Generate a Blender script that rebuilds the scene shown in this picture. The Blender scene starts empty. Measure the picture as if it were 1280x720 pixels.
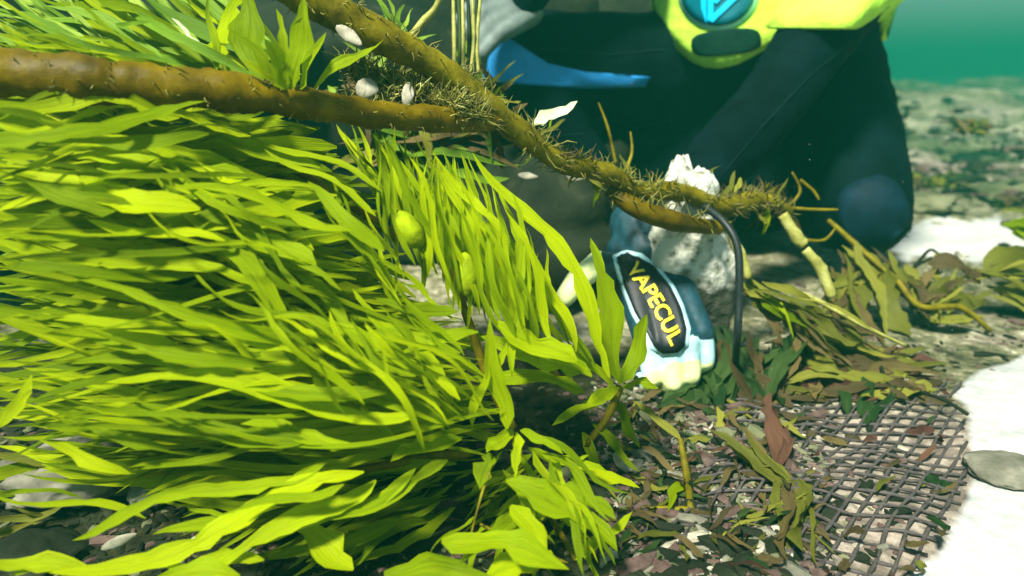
import bpy, bmesh, math, random
from mathutils import Vector, noise
from mathutils.bvhtree import BVHTree
R = math.radians
random.seed(7)
rnd = random.uniform
sc = bpy.context.scene
COL = sc.collection

# ---------------------------------------------------------------- camera
PITCH = R(16.5); HC = 0.32; F = 640 / math.tan(R(35.0))
cam_d = bpy.data.cameras.new('camera'); cam = bpy.data.objects.new('camera', cam_d); COL.objects.link(cam)
cam.location = (0, 0, HC); cam.rotation_euler = (math.pi/2 - PITCH, 0, 0)
cam_d.sensor_width = 36; cam_d.lens = 18 / math.tan(R(35.0)); cam_d.clip_start = 0.01; cam_d.clip_end = 400
cam_d.dof.use_dof = True; cam_d.dof.focus_distance = 0.56; cam_d.dof.aperture_fstop = 5.0
sc.camera = cam
CAM = Vector((0, 0, HC))
FWD = Vector((0, math.cos(PITCH), -math.sin(PITCH))); UPV = Vector((0, math.sin(PITCH), math.cos(PITCH))); RT = Vector((1, 0, 0))

# ---------------------------------------------------------------- world, sun, exposure
SUN_EL, SUN_AZ = R(56), R(214)      # azimuth measured clockwise from +Y: behind the camera, to the left
world = bpy.data.worlds.new('World'); sc.world = world; world.use_nodes = True
wn = world.node_tree.nodes; wl = world.node_tree.links
sky = wn.new('ShaderNodeTexSky'); sky.sky_type = 'NISHITA'; sky.sun_disc = False
sky.sun_elevation = SUN_EL; sky.sun_rotation = SUN_AZ
wn['Background'].inputs['Strength'].default_value = 0.05
wl.new(sky.outputs[0], wn['Background'].inputs['Color'])
sd = bpy.data.lights.new('sun', 'SUN'); sun = bpy.data.objects.new('sun', sd); COL.objects.link(sun)
sd.energy = 5.0; sd.angle = R(8.0); sd.color = (1, 0.965, 0.82)
tos = Vector((math.sin(SUN_AZ)*math.cos(SUN_EL), math.cos(SUN_AZ)*math.cos(SUN_EL), math.sin(SUN_EL)))
sun.rotation_euler = tos.to_track_quat('Z', 'Y').to_euler(); sun.location = (-1, -2, 4)
sc.view_settings.view_transform = 'Standard'; sc.view_settings.look = 'None'
sc.view_settings.exposure = 1.6; sc.view_settings.gamma = 1
sc.cycles.use_denoising = True
sc.cycles.max_bounces = 10; sc.cycles.diffuse_bounces = 6; sc.cycles.glossy_bounces = 2
sc.cycles.transmission_bounces = 6; sc.cycles.volume_bounces = 1; sc.cycles.transparent_max_bounces = 6
sc.cycles.sample_clamp_indirect = 4

# ---------------------------------------------------------------- helpers
def P(px, py, d):
    return CAM + (FWD + RT*((px-640)/F) + UPV*((360-py)/F))*d
def to_px(p):
    v = p - CAM; d = v.dot(FWD)
    return 640 + F*v.dot(RT)/d, 360 - F*v.dot(UPV)/d, d
def lerp(a, b, t): return a + (b-a)*t
def smooth(a, b, x):
    t = max(0, min(1, (x-a)/(b-a))); return t*t*(3-2*t)
def fbm(x, y, z=0.0, o=4):
    return noise.fractal(Vector((x, y, z)), 1.0, 2.0, o)
def mesh_obj(name, verts, faces, mats, parent=None, smooth_sh=True, uvs=None, kind=None, base=None, fm=None):
    me = bpy.data.meshes.new(name)
    b = base if base is not None else (parent_base(parent) if parent else Vector((0, 0, 0)))
    me.from_pydata([tuple(Vector(v)-b) for v in verts], [], faces)
    for m in (mats if isinstance(mats, (list, tuple)) else [mats]): me.materials.append(m)
    if uvs:
        ul = me.uv_layers.new(name='UVMap')
        for l in me.loops: ul.data[l.index].uv = uvs[l.vertex_index]
    if fm: me.polygons.foreach_set('material_index', fm)
    if smooth_sh: me.polygons.foreach_set('use_smooth', [True]*len(me.polygons))
    o = bpy.data.objects.new(name, me); COL.objects.link(o)
    if parent: o.parent = parent
    elif base is not None: o.location = b
    if kind: o['kind'] = kind
    return o
def parent_base(p):
    b = Vector(p.location)
    while p.parent: p = p.parent; b = b + Vector(p.location)
    return b
def thing(name, loc, label, cat, group=None):
    o = bpy.data.objects.new(name, None); COL.objects.link(o); o.location = loc
    o.empty_display_size = 0.05
    return tag(o, label, cat, group)
def tag(o, label, cat, group=None):
    o['label'] = label; o['category'] = cat
    if group: o['group'] = group
    return o
def tube(pts, rads, n=6, flat=1.0, jit=0.0, cap=True):
    """tube of verts/faces round a polyline"""
    V, Fc = [], []; N = len(pts)
    prev = None
    for i, p in enumerate(pts):
        t = (pts[min(i+1, N-1)] - pts[max(i-1, 0)]).normalized()
        if prev is None:
            u = t.cross(Vector((0.13, 0.9, 0.41))).normalized()
        else:
            u = (prev - t*prev.dot(t)).normalized()
        prev = u; w = t.cross(u)
        for k in range(n):
            a = 2*math.pi*k/n; r = rads[i]*(1+jit*rnd(-1, 1))
            V.append(p + u*math.cos(a)*r + w*math.sin(a)*r*flat)
    for i in range(N-1):
        for k in range(n):
            Fc.append((i*n+k, i*n+(k+1) % n, (i+1)*n+(k+1) % n, (i+1)*n+k))
    if cap:
        Fc.append(tuple(range(n-1, -1, -1))); Fc.append(tuple((N-1)*n+k for k in range(n)))
    return V, Fc
def spline(ctrl, m):
    """catmull-rom through control points (Vectors), m samples per span"""
    out = []; n = len(ctrl)
    for i in range(n-1):
        p0, p1, p2, p3 = ctrl[max(i-1, 0)], ctrl[i], ctrl[i+1], ctrl[min(i+2, n-1)]
        for j in range(m):
            t = j/m
            out.append(0.5*((2*p1)+(p2-p0)*t+(2*p0-5*p1+4*p2-p3)*t*t+(3*p1-p0-3*p2+p3)*t**3))
    out.append(ctrl[-1]); return out
def interp(xs, ys, x):
    if x <= xs[0]: return ys[0]
    for i in range(len(xs)-1):
        if x <= xs[i+1]: return lerp(ys[i], ys[i+1], (x-xs[i])/(xs[i+1]-xs[i]))
    return ys[-1]

# ---------------------------------------------------------------- materials
def new_mat(name):
    m = bpy.data.materials.new(name); m.use_nodes = True
    nt = m.node_tree; return m, nt.nodes, nt.links, nt.nodes['Principled BSDF']
def ramp(n, stops):
    r = n.new('ShaderNodeValToRGB'); el = r.color_ramp.elements
    while len(el) < len(stops): el.new(0.5)
    for e, (p, c) in zip(el, stops): e.position = p; e.color = (*c, 1)
    return r
def tex_noise(n, l, scale, detail=4, rough=0.55, coord='Object', stretch=None, dist=0.0):
    tc = n.new('ShaderNodeTexCoord'); t = n.new('ShaderNodeTexNoise')
    t.inputs['Scale'].default_value = scale; t.inputs['Detail'].default_value = detail
    t.inputs['Roughness'].default_value = rough; t.inputs['Distortion'].default_value = dist
    if stretch:
        mp = n.new('ShaderNodeMapping'); mp.inputs['Scale'].default_value = stretch
        l.new(tc.outputs[coord], mp.inputs[0]); l.new(mp.outputs[0], t.inputs['Vector'])
    else: l.new(tc.outputs[coord], t.inputs['Vector'])
    return t
def bump(n, l, src, bsdf, strength, dist):
    b = n.new('ShaderNodeBump'); b.inputs['Strength'].default_value = strength; b.inputs['Distance'].default_value = dist
    l.new(src, b.inputs['Height']); l.new(b.outputs[0], bsdf.inputs['Normal']); return b
def rocky(name, stops, scale, rough=0.8, bs=0.5, bd=0.004, detail=6):
    m, n, l, b = new_mat(name)
    t = tex_noise(n, l, scale, detail, 0.65); r = ramp(n, stops)
    l.new(t.outputs['Fac'], r.inputs[0]); l.new(r.outputs[0], b.inputs['Base Color'])
    b.inputs['Roughness'].default_value = rough; b.inputs['Specular IOR Level'].default_value = 0.1
    bump(n, l, t.outputs['Fac'], b, bs, bd); return m
def leaf_mat(name, dark, mid, light, trans=0.35, rough=0.5, tcol=None):
    m, n, l, b = new_mat(name)
    oi = n.new('ShaderNodeObjectInfo')
    uv = n.new('ShaderNodeTexCoord')
    mp = n.new('ShaderNodeMapping'); mp.inputs['Scale'].default_value = (5, 2.2, 1)
    l.new(uv.outputs['UV'], mp.inputs[0])
    off = n.new('ShaderNodeVectorMath'); off.operation = 'ADD'
    sc_ = n.new('ShaderNodeVectorMath'); sc_.operation = 'SCALE'; sc_.inputs[0].default_value = (37, 91, 53)
    l.new(oi.outputs['Random'], sc_.inputs['Scale']); l.new(mp.outputs[0], off.inputs[0]); l.new(sc_.outputs[0], off.inputs[1])
    t = n.new('ShaderNodeTexNoise'); t.inputs['Scale'].default_value = 1.0; t.inputs['Detail'].default_value = 5; t.inputs['Roughness'].default_value = 0.6
    l.new(off.outputs[0], t.inputs['Vector'])
    # brightness of a blade: its own random value plus blotches
    mx = n.new('ShaderNodeMath'); mx.operation = 'MULTIPLY_ADD'; mx.inputs[1].default_value = 0.55
    l.new(oi.outputs['Random'], mx.inputs[0])
    m2 = n.new('ShaderNodeMath'); m2.operation = 'MULTIPLY'; m2.inputs[1].default_value = 0.55; l.new(t.outputs['Fac'], m2.inputs[0])
    l.new(m2.outputs[0], mx.inputs[2])
    r = ramp(n, [(0.12, dark), (0.5, mid), (0.85, light)]); l.new(mx.outputs[0], r.inputs[0])
    # brown blotches and pale silt specks
    sp = n.new('ShaderNodeTexNoise'); sp.inputs['Scale'].default_value = 1.7; sp.inputs['Detail'].default_value = 6; sp.inputs['Roughness'].default_value = 0.7
    l.new(off.outputs[0], sp.inputs['Vector'])
    spr = ramp(n, [(0.60, (0, 0, 0)), (0.70, (0.8, 0.8, 0.8))]); l.new(sp.outputs['Fac'], spr.inputs[0])
    mb = n.new('ShaderNodeMix'); mb.data_type = 'RGBA'; l.new(spr.outputs[0], mb.inputs['Factor']); l.new(r.outputs[0], mb.inputs['A'])
    mb.inputs['B'].default_value = (mid[0]*0.45, mid[1]*0.28, mid[2]*0.5, 1)
    vo = n.new('ShaderNodeTexVoronoi'); vo.inputs['Scale'].default_value = 420; l.new(uv.outputs['Object'], vo.inputs['Vector'])
    vr = ramp(n, [(0.10, (0.55, 0.55, 0.55)), (0.17, (0, 0, 0))]); l.new(vo.outputs['Distance'], vr.inputs[0])
    cut = n.new('ShaderNodeMath'); cut.operation = 'MULTIPLY'; l.new(vr.outputs[0], cut.inputs[0]); l.new(spr.outputs[0], cut.inputs[1])
    mc = n.new('ShaderNodeMix'); mc.data_type = 'RGBA'; l.new(cut.outputs[0], mc.inputs['Factor']); l.new(mb.outputs['Result'], mc.inputs['A'])
    mc.inputs['B'].default_value = (light[0]*1.1, light[1], light[2]+0.12, 1)
    # midrib, a little darker and browner
    sx = n.new('ShaderNodeSeparateXYZ'); l.new(uv.outputs['UV'], sx.inputs[0])
    ab = n.new('ShaderNodeMath'); ab.operation = 'ABSOLUTE'
    sb = n.new('ShaderNodeMath'); sb.operation = 'SUBTRACT'; sb.inputs[1].default_value = 0.5
    l.new(sx.outputs[0], sb.inputs[0]); l.new(sb.outputs[0], ab.inputs[0])
    rr = ramp(n, [(0.02, (0.72, 0.66, 0.6)), (0.07, (1, 1, 1))]); l.new(ab.outputs[0], rr.inputs[0])
    mul = n.new('ShaderNodeMix'); mul.data_type = 'RGBA'; mul.blend_type = 'MULTIPLY'; mul.inputs['Factor'].default_value = 0.25
    l.new(mc.outputs['Result'], mul.inputs['A']); l.new(rr.outputs[0], mul.inputs['B'])
    l.new(mul.outputs['Result'], b.inputs['Base Color'])
    b.inputs['Roughness'].default_value = rough; b.inputs['Specular IOR Level'].default_value = 0.08
    # lengthwise ripples
    mp2 = n.new('ShaderNodeMapping'); mp2.inputs['Scale'].default_value = (14, 3, 1); l.new(uv.outputs['UV'], mp2.inputs[0])
    t2 = n.new('ShaderNodeTexNoise'); t2.inputs['Scale'].default_value = 1.0; t2.inputs['Detail'].default_value = 3
    o2 = n.new('ShaderNodeVectorMath'); o2.operation = 'ADD'; l.new(mp2.outputs[0], o2.inputs[0]); l.new(sc_.outputs[0], o2.inputs[1])
    l.new(o2.outputs[0], t2.inputs['Vector'])
    bm_ = bump(n, l, t2.outputs['Fac'], b, 0.6, 0.0015)
    tr = n.new('ShaderNodeBsdfTranslucent'); l.new(mul.outputs['Result'], tr.inputs['Color']); l.new(bm_.outputs[0], tr.inputs['Normal'])
    ms = n.new('ShaderNodeMixShader'); ms.inputs[0].default_value = trans
    l.new(b.outputs[0], ms.inputs[1]); l.new(tr.outputs[0], ms.inputs[2])
    l.new(ms.outputs[0], n['Material Output'].inputs['Surface'])
    return m
def plain(name, col, rough=0.5, var=0.15, scale=60, spec=0.3, bs=0.15, bd=0.001):
    m, n, l, b = new_mat(name)
    t = tex_noise(n, l, scale, 4)
    lo = tuple(c*(1-var) for c in col); hi = tuple(min(1, c*(1+var)) for c in col)
    r = ramp(n, [(0.3, lo), (0.7, hi)]); l.new(t.outputs['Fac'], r.inputs[0]); l.new(r.outputs[0], b.inputs['Base Color'])
    b.inputs['Roughness'].default_value = rough; b.inputs['Specular IOR Level'].default_value = spec
    bump(n, l, t.outputs['Fac'], b, bs, bd); return m

M = {}
M['kelp'] = leaf_mat('kelp_blade', (0.11, 0.19, 0.0), (0.32, 0.45, 0.0), (0.54, 0.66, 0.0), 0.62)
M['kelp_dark'] = leaf_mat('kelp_blade_dark', (0.05, 0.11, 0.006), (0.12, 0.23, 0.012), (0.30, 0.42, 0.06), 0.3)
M['kelp_deep'] = leaf_mat('kelp_blade_deep', (0.07, 0.13, 0.0), (0.19, 0.29, 0.0), (0.38, 0.48, 0.0), 0.58)
M['olive'] = leaf_mat('olive_blade', (0.05, 0.055, 0.008), (0.11, 0.12, 0.015), (0.22, 0.22, 0.03), 0.25)
M['brown_leaf'] = leaf_mat('brown_scrap', (0.025, 0.02, 0.008), (0.06, 0.045, 0.018), (0.12, 0.09, 0.03), 0.15)
M['green_deep'] = leaf_mat('dark_green_blade', (0.004, 0.013, 0.003), (0.012, 0.033, 0.008), (0.04, 0.07, 0.018), 0.2)
M['red_leaf'] = leaf_mat('red_brown_blade', (0.02, 0.008, 0.006), (0.05, 0.02, 0.015), (0.1, 0.05, 0.03), 0.15)
M['pale_leaf'] = leaf_mat('pale_blade', (0.4, 0.45, 0.25), (0.55, 0.62, 0.4), (0.7, 0.75, 0.55), 0.2)
M['stipe'] = rocky('stipe_brown', [(0.28, (0.03, 0.02, 0.0)), (0.5, (0.095, 0.066, 0.0)), (0.72, (0.18, 0.13, 0.0))], 26, 0.5, 0.5, 0.004)
M['stipe_olive'] = rocky('stipe_olive', [(0.28, (0.03, 0.026, 0.001)), (0.5, (0.11, 0.092, 0.002)), (0.72, (0.21, 0.18, 0.008))], 40, 0.5, 0.5, 0.004)
M['stipe_pale'] = rocky('stipe_pale', [(0.28, (0.10, 0.10, 0.02)), (0.5, (0.26, 0.26, 0.06)), (0.72, (0.42, 0.42, 0.16))], 60, 0.5, 0.4, 0.003)
M['rootlet'] = plain('rootlet', (0.13, 0.125, 0.02), 0.6, 0.6, 80)
M['bladder'] = plain('bladder', (0.17, 0.23, 0.001), 0.75, 0.45, 70, 0.08, 0.6, 0.004)
M['suit'] = plain('neoprene', (0.001, 0.005, 0.007), 0.8, 0.5, 18, 0.03, 0.6, 0.006)
M['suit_blue'] = plain('suit_blue_panel', (0.02, 0.24, 0.60), 0.45, 0.25, 30, 0.4)
M['seam'] = plain('seam', (0.002, 0.009, 0.012), 0.7, 0.3, 90, 0.1)
M['navy'] = plain('navy_pad', (0.002, 0.012, 0.024), 0.7, 0.4, 40, 0.1, 0.4, 0.003)
M['glove_grey'] = plain('grey_glove', (0.11, 0.14, 0.13), 0.6, 0.4, 40, 0.3, 0.3, 0.002)
M['neon'] = plain('neon_vest', (0.48, 0.80, 0.07), 0.8, 0.22, 16, 0.08, 0.7, 0.012)
M['teal_disc'] = plain('teal_disc', (0.0, 0.10, 0.14), 0.4, 0.2, 60)
M['cyan'] = plain('cyan_print', (0.0, 0.42, 0.75), 0.4, 0.1, 60)
M['pale_ring'] = plain('pale_ring', (0.35, 0.75, 0.6), 0.4, 0.1, 60)
M['pocket'] = plain('dark_mesh_pocket', (0.001, 0.018, 0.012), 0.8, 0.3, 90, 0.1)
M['glove_dark'] = plain('glove_dark', (0.006, 0.035, 0.05), 0.55, 0.4, 120, 0.3, 0.3, 0.001)
M['glove_pale'] = plain('glove_pale', (0.72, 0.80, 0.36), 0.65, 0.3, 60, 0.3, 0.3, 0.001)
M['trim'] = plain('glove_trim', (0.42, 0.70, 0.74), 0.6, 0.3, 60)
M['pad'] = plain('glove_pad', (0.006, 0.008, 0.012), 0.5, 0.3, 120, 0.3, 0.3, 0.0006)
M['yellow'] = plain('yellow_print', (0.85, 0.72, 0.03), 0.5, 0.08, 90)
M['cord'] = plain('black_cord', (0.008, 0.012, 0.014), 0.5, 0.3, 200)
M['net'] = plain('net_cord', (0.05, 0.042, 0.040), 0.75, 0.5, 120)
M['shell'] = rocky('shell', [(0.3, (0.12, 0.11, 0.075)), (0.55, (0.33, 0.31, 0.24)), (0.75, (0.52, 0.51, 0.43))], 70, 0.5, 0.4, 0.001)
M['rock'] = rocky('grey_rock', [(0.3, (0.05, 0.05, 0.035)), (0.5, (0.13, 0.125, 0.095)), (0.7, (0.26, 0.25, 0.20))], 22, 0.8, 0.7, 0.006)
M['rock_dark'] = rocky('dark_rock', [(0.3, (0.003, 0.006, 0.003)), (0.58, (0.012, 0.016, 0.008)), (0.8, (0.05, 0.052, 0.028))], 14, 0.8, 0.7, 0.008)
M['rock_olive'] = rocky('algae_rock', [(0.3, (0.03, 0.045, 0.02)), (0.5, (0.09, 0.10, 0.05)), (0.66, (0.17, 0.17, 0.10)), (0.75, (0.4, 0.4, 0.32))], 7, 0.85, 0.8, 0.012)

def crust_mat():
    m, n, l, b = new_mat('white_crust')
    t = tex_noise(n, l, 60, 5, 0.7); v = n.new('ShaderNodeTexVoronoi'); v.inputs['Scale'].default_value = 70
    tc = n.new('ShaderNodeTexCoord'); l.new(tc.outputs['Object'], v.inputs['Vector'])
    mx = n.new('ShaderNodeMath'); mx.operation = 'MULTIPLY_ADD'; mx.inputs[1].default_value = 0.45
    l.new(v.outputs['Distance'], mx.inputs[0]); l.new(t.outputs['Fac'], mx.inputs[2])
    r = ramp(n, [(0.50, (0.05, 0.05, 0.035)), (0.60, (0.28, 0.29, 0.23)), (0.76, (0.52, 0.53, 0.46))])
    l.new(mx.outputs[0], r.inputs[0])
    # the crust covers only the upper part of the stone, with a ragged lower edge
    sx = n.new('ShaderNodeSeparateXYZ'); l.new(tc.outputs['Object'], sx.inputs[0])
    t3 = tex_noise(n, l, 22, 4)
    ad = n.new('ShaderNodeMath'); ad.operation = 'MULTIPLY_ADD'; ad.inputs[1].default_value = 0.10
    l.new(t3.outputs['Fac'], ad.inputs[0]); l.new(sx.outputs[2], ad.inputs[2])
    r2 = ramp(n, [(0.145, (0, 0, 0)), (0.16, (1, 1, 1))]); l.new(ad.outputs[0], r2.inputs[0])
    mm = n.new('ShaderNodeMix'); mm.data_type = 'RGBA'; l.new(r2.outputs[0], mm.inputs['Factor'])
    mm.inputs['A'].default_value = (0.03, 0.035, 0.02, 1); l.new(r.outputs[0], mm.inputs['B'])
    l.new(mm.outputs['Result'], b.inputs['Base Color']); b.inputs['Roughness'].default_value = 0.85
    bump(n, l, mx.outputs[0], b, 0.9, 0.006); return m
M['crust'] = crust_mat()

def ground_mat():
    m, n, l, b = new_mat('seabed')
    at = n.new('ShaderNodeAttribute'); at.attribute_name = 'sand'
    sep = n.new('ShaderNodeSeparateColor'); l.new(at.outputs['Color'], sep.inputs[0])
    t = tex_noise(n, l, 5, 8, 0.68); t2 = tex_noise(n, l, 60, 6, 0.7)
    add = n.new('ShaderNodeMath'); add.operation = 'MULTIPLY_ADD'; add.inputs[1].default_value = 0.6
    l.new(t2.outputs['Fac'], add.inputs[0])
    h = n.new('ShaderNodeMath'); h.operation = 'MULTIPLY'; h.inputs[1].default_value = 0.4; l.new(t.outputs['Fac'], h.inputs[0]); l.new(h.outputs[0], add.inputs[2])
    big = tex_noise(n, l, 1.6, 6, 0.7)
    bg_ = n.new('ShaderNodeMath'); bg_.operation = 'MULTIPLY_ADD'; bg_.inputs[1].default_value = 0.55; bg_.inputs[2].default_value = -0.26; l.new(big.outputs['Fac'], bg_.inputs[0])
    add0 = add; add = n.new('ShaderNodeMath'); add.operation = 'ADD'; l.new(add0.outputs[0], add.inputs[0]); l.new(bg_.outputs[0], add.inputs[1])
    algae = ramp(n, [(0.38, (0.02, 0.024, 0.012)), (0.48, (0.09, 0.09, 0.045)), (0.56, (0.22, 0.21, 0.13)), (0.66, (0.5, 0.48, 0.38))])
    l.new(add.outputs[0], algae.inputs[0])
    sand = ramp(n, [(0.32, (0.25, 0.265, 0.26)), (0.5, (0.38, 0.39, 0.375)), (0.68, (0.50, 0.50, 0.47))]); l.new(add.outputs[0], sand.inputs[0])
    shell = ramp(n, [(0.36, (0.06, 0.048, 0.038)), (0.5, (0.16, 0.13, 0.105)), (0.64, (0.36, 0.31, 0.255))]); l.new(add.outputs[0], shell.inputs[0])
    # ragged border of the sand
    e = n.new('ShaderNodeMath'); e.operation = 'MULTIPLY_ADD'; e.inputs[1].default_value = 0.5
    l.new(t.outputs['Fac'], e.inputs[0]); l.new(sep.outputs[0], e.inputs[2])
    er = ramp(n, [(0.62, (0, 0, 0)), (0.92, (1, 1, 1))]); l.new(e.outputs[0], er.inputs[0])
    kelp_shade = n.new('ShaderNodeMix'); kelp_shade.data_type = 'RGBA'; l.new(sep.outputs[2], kelp_shade.inputs['Factor']); l.new(algae.outputs[0], kelp_shade.inputs['A'])  # near-black mix: shade under the kelp put into the seabed colour
    tr = ramp(n, [(0.4, (0.004, 0.006, 0.002)), (0.55, (0.018, 0.02, 0.006)), (0.68, (0.09, 0.085, 0.05))]); l.new(add.outputs[0], tr.inputs[0]); l.new(tr.outputs[0], kelp_shade.inputs['B'])
    g1 = n.new('ShaderNodeMix'); g1.data_type = 'RGBA'; l.new(sep.outputs[1], g1.inputs['Factor']); l.new(kelp_shade.outputs['Result'], g1.inputs['A']); l.new(shell.outputs[0], g1.inputs['B'])
    g2 = n.new('ShaderNodeMix'); g2.data_type = 'RGBA'; l.new(er.outputs[0], g2.inputs['Factor']); l.new(g1.outputs['Result'], g2.inputs['A']); l.new(sand.outputs[0], g2.inputs['B'])
    l.new(g2.outputs['Result'], b.inputs['Base Color']); b.inputs['Roughness'].default_value = 0.9; b.inputs['Specular IOR Level'].default_value = 0.15
    t4 = tex_noise(n, l, 14, 4, 0.5); hh = n.new('ShaderNodeMath'); hh.operation = 'MULTIPLY_ADD'; hh.inputs[1].default_value = 2.6
    l.new(t4.outputs['Fac'], hh.inputs[0]); l.new(t2.outputs['Fac'], hh.inputs[2])
    bump(n, l, hh.outputs[0], b, 0.55, 0.008); return m
M['seabed'] = ground_mat()

# ---------------------------------------------------------------- seabed
def gh(x, y):
    r = math.hypot(x, y)
    h = 0.012*fbm(x*6, y*6, 3.1) + 0.05*fbm(x*1.3, y*1.3, 9.0)*smooth(0.8, 2.2, r)
    h += 0.40*fbm(x*0.55+4, y*0.55, 1.7)*smooth(2.0, 7.0, r)
    return h
def G(px, py):
    """point of the seabed under a direction"""
    dr = FWD + RT*((px-640)/F) + UPV*((360-py)/F)
    t = -HC/dr.z
    for _ in range(6):
        p = CAM + dr*t; t = (gh(p.x, p.y)-HC)/dr.z
    return CAM + dr*t
def axis_steps(a, b, step, far, grow):
    xs = [a]
    while xs[-1] < b: xs.append(xs[-1]+step)
    s = step
    while xs[-1] < far: s *= grow; xs.append(xs[-1]+s)
    return xs
def make_ground():
    right = axis_steps(0, 1.7, 0.016, 45, 1.16); left = [-v for v in axis_steps(0, 0.8, 0.02, 45, 1.18)][1:][::-1]
    xs = left + right
    ys = [-v for v in axis_steps(0, 0.2, 0.1, 45, 1.4)][1:][::-1] + [0, 0.1, 0.2, 0.3] + axis_steps(0.316, 2.6, 0.016, 45, 1.10)
    nx, ny = len(xs), len(ys)
    V, S = [], []
    ells = [(1200, 205, 75, 28, 1.0), (1215, 140, 60, 9, .8), (1095, 168, 35, 12, .8), (1215, 300, 120, 36, 1.0), (1270, 250, 45, 14, .6),
            (1225, 395, 45, 10, .5), (1250, 425, 60, 8, .6), (1135, 215, 30, 12, .7), (1240, 180, 40, 10, .5)]
    edge_y = [430, 445, 465, 490, 525, 560, 600, 640, 680, 720, 800, 1000]
    edge_x = [1330, 1275, 1225, 1190, 1212, 1222, 1218, 1205, 1180, 1142, 1060, 900]
    for y in ys:
        for x in xs:
            z = gh(x, y); V.append((x, y, z))
            s = 0.0; g = 0.0; dk = 0.0
            p = Vector((x, y, z)); v = p-CAM; d = v.dot(FWD)
            if d > 0.15 and abs(x) < 12 and y < 14:
                px = 640+F*v.x/d; py = 360-F*v.dot(UPV)/d
                for cx, cy, a, b, k in ells:
                    q = math.hypot((px-cx)/a, (py-cy)/b) + 0.55*fbm(px*.02, py*.05, 2); q = k*(1-smooth(0.35, 1.3, q))
                    if cy > 260 and cy < 320: s = max(s, q)
                    else: g = max(g, q)
                if py > 430:
                    s = max(s, smooth(-26, 22, px+14*fbm(px*.03, py*.03, 5)-interp(edge_y, edge_x, py)))
                    g = max(g, smooth(880, 1000, px)*smooth(480, 540, py))
                    g = max(g, 0.35*smooth(760, 860, px)*smooth(470, 520, py))
                    dk = 1-smooth(740, 830, px)  # mask of the painted shade beneath the kelp
            S.append((s, g, dk))
    Fc = [(j*nx+i, j*nx+i+1, (j+1)*nx+i+1, (j+1)*nx+i) for j in range(ny-1) for i in range(nx-1)]
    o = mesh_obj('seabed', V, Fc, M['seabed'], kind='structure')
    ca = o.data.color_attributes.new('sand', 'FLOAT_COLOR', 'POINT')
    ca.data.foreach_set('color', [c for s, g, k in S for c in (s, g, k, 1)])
    return o
make_ground()

# water haze: one closed box of even density round everything
def make_haze():
    m = bpy.data.materials.new('water_haze'); m.use_nodes = True
    n = m.node_tree.nodes; l = m.node_tree.links
    n.remove(n['Principled BSDF'])
    pv = n.new('ShaderNodeVolumePrincipled'); pv.inputs['Color'].default_value = (0.015, 0.27, 0.18, 1)
    pv.inputs['Density'].default_value = 0.12; pv.inputs['Anisotropy'].default_value = 0.2
    l.new(pv.outputs[0], n['Material Output'].inputs['Volume'])
    x = 60; z0, z1 = -2.0, 1.6
    V = [(a, b, c) for c in (z0, z1) for b in (-x, x) for a in (-x, x)]
    o = mesh_obj('haze', V, [(0, 2, 3, 1), (4, 5, 7, 6), (0, 1, 5, 4), (2, 6, 7, 3), (0, 4, 6, 2), (1, 3, 7, 5)], m, smooth_sh=False, kind='stuff')
    return o
make_haze()

# ---------------------------------------------------------------- rocks
def rock(name, centre, size, mat, label, cat='rock', group=None, seed=0, sub=4, amp=0.35, f=1.6, sink=0.3, rz=0, ground=True):
    bm = bmesh.new(); bmesh.ops.create_icosphere(bm, subdivisions=sub, radius=1)
    for v in bm.verts:
        p = v.co
        k = 1 + amp*noise.fractal(p*f+Vector((seed*3.7, seed, 1)), 1, 2, 4) - 0.12*abs(noise.noise(p*f*2.3+Vector((seed, 5, 2))))
        v.co = Vector((p.x*size[0]*k, p.y*size[1]*k, p.z*size[2]*k))
    c = Vector(centre)
    if ground: c.z = gh(c.x, c.y) + size[2]*(1-2*sink)
    me = bpy.data.meshes.new(name); bm.to_mesh(me); bm.free(); me.materials.append(mat)
    me.polygons.foreach_set('use_smooth', [True]*len(me.polygons))
    o = bpy.data.objects.new(name, me); COL.objects.link(o); o.location = c; o.rotation_euler.z = rz
    return tag(o, label, cat, group)
def px_rock(px, py, w, h, d, mat, label, **k):
    c = P(px, py, d); r = w*d/F/2
    return rock('rock', c, (r, r*0.9, h*d/F/2), mat, label, **k)

# the pale crusted stone behind the brown stipe
b = P(864, 240, 0.775); b.z = gh(b.x, b.y)
def crust_stone():
    bm = bmesh.new(); bmesh.ops.create_icosphere(bm, subdivisions=5, radius=1)
    for v in bm.verts:
        p = v.co.copy()
        k = 1 + 0.26*noise.fractal(p*1.5+Vector((2, 8, 1)), 1, 2, 5)
        hz = (p.z+1)/2
        wdt = 0.052 - 0.014*smooth(0.35, 1.0, hz)
        v.co = Vector((p.x*wdt*k + 0.012*(0.6-hz), p.y*0.030*k, 0.118*(p.z*k) + 0.112))
    me = bpy.data.meshes.new('rock'); bm.to_mesh(me); bm.free(); me.materials.append(M['crust'])
    me.polygons.foreach_set('use_smooth', [True]*len(me.polygons))
    o = bpy.data.objects.new('rock', me); COL.objects.link(o); o.location = b
    tag(o, 'upright stone with a white speckled crust behind the brown stem above the glove', 'rock')
crust_stone()
px_rock(120, 625, 190, 70, 0.60, M['rock'], 'flat grey stone under the kelp blades at lower left', seed=3, sink=0.25)
px_rock(185, 612, 50, 36, 0.55, M['rock'], 'small grey stone with a pale face beside the flat grey stone', seed=6, sink=0.1)
px_rock(40, 690, 120, 40, 0.50, M['rock_dark'], 'dark stone half buried at the lower left corner', seed=9, sink=0.3)
px_rock(1276, 534, 110, 26, 0.60, M['rock'], 'smooth grey oval stone lying on the white sand at right', seed=12, sink=0.35, amp=0.1)
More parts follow.
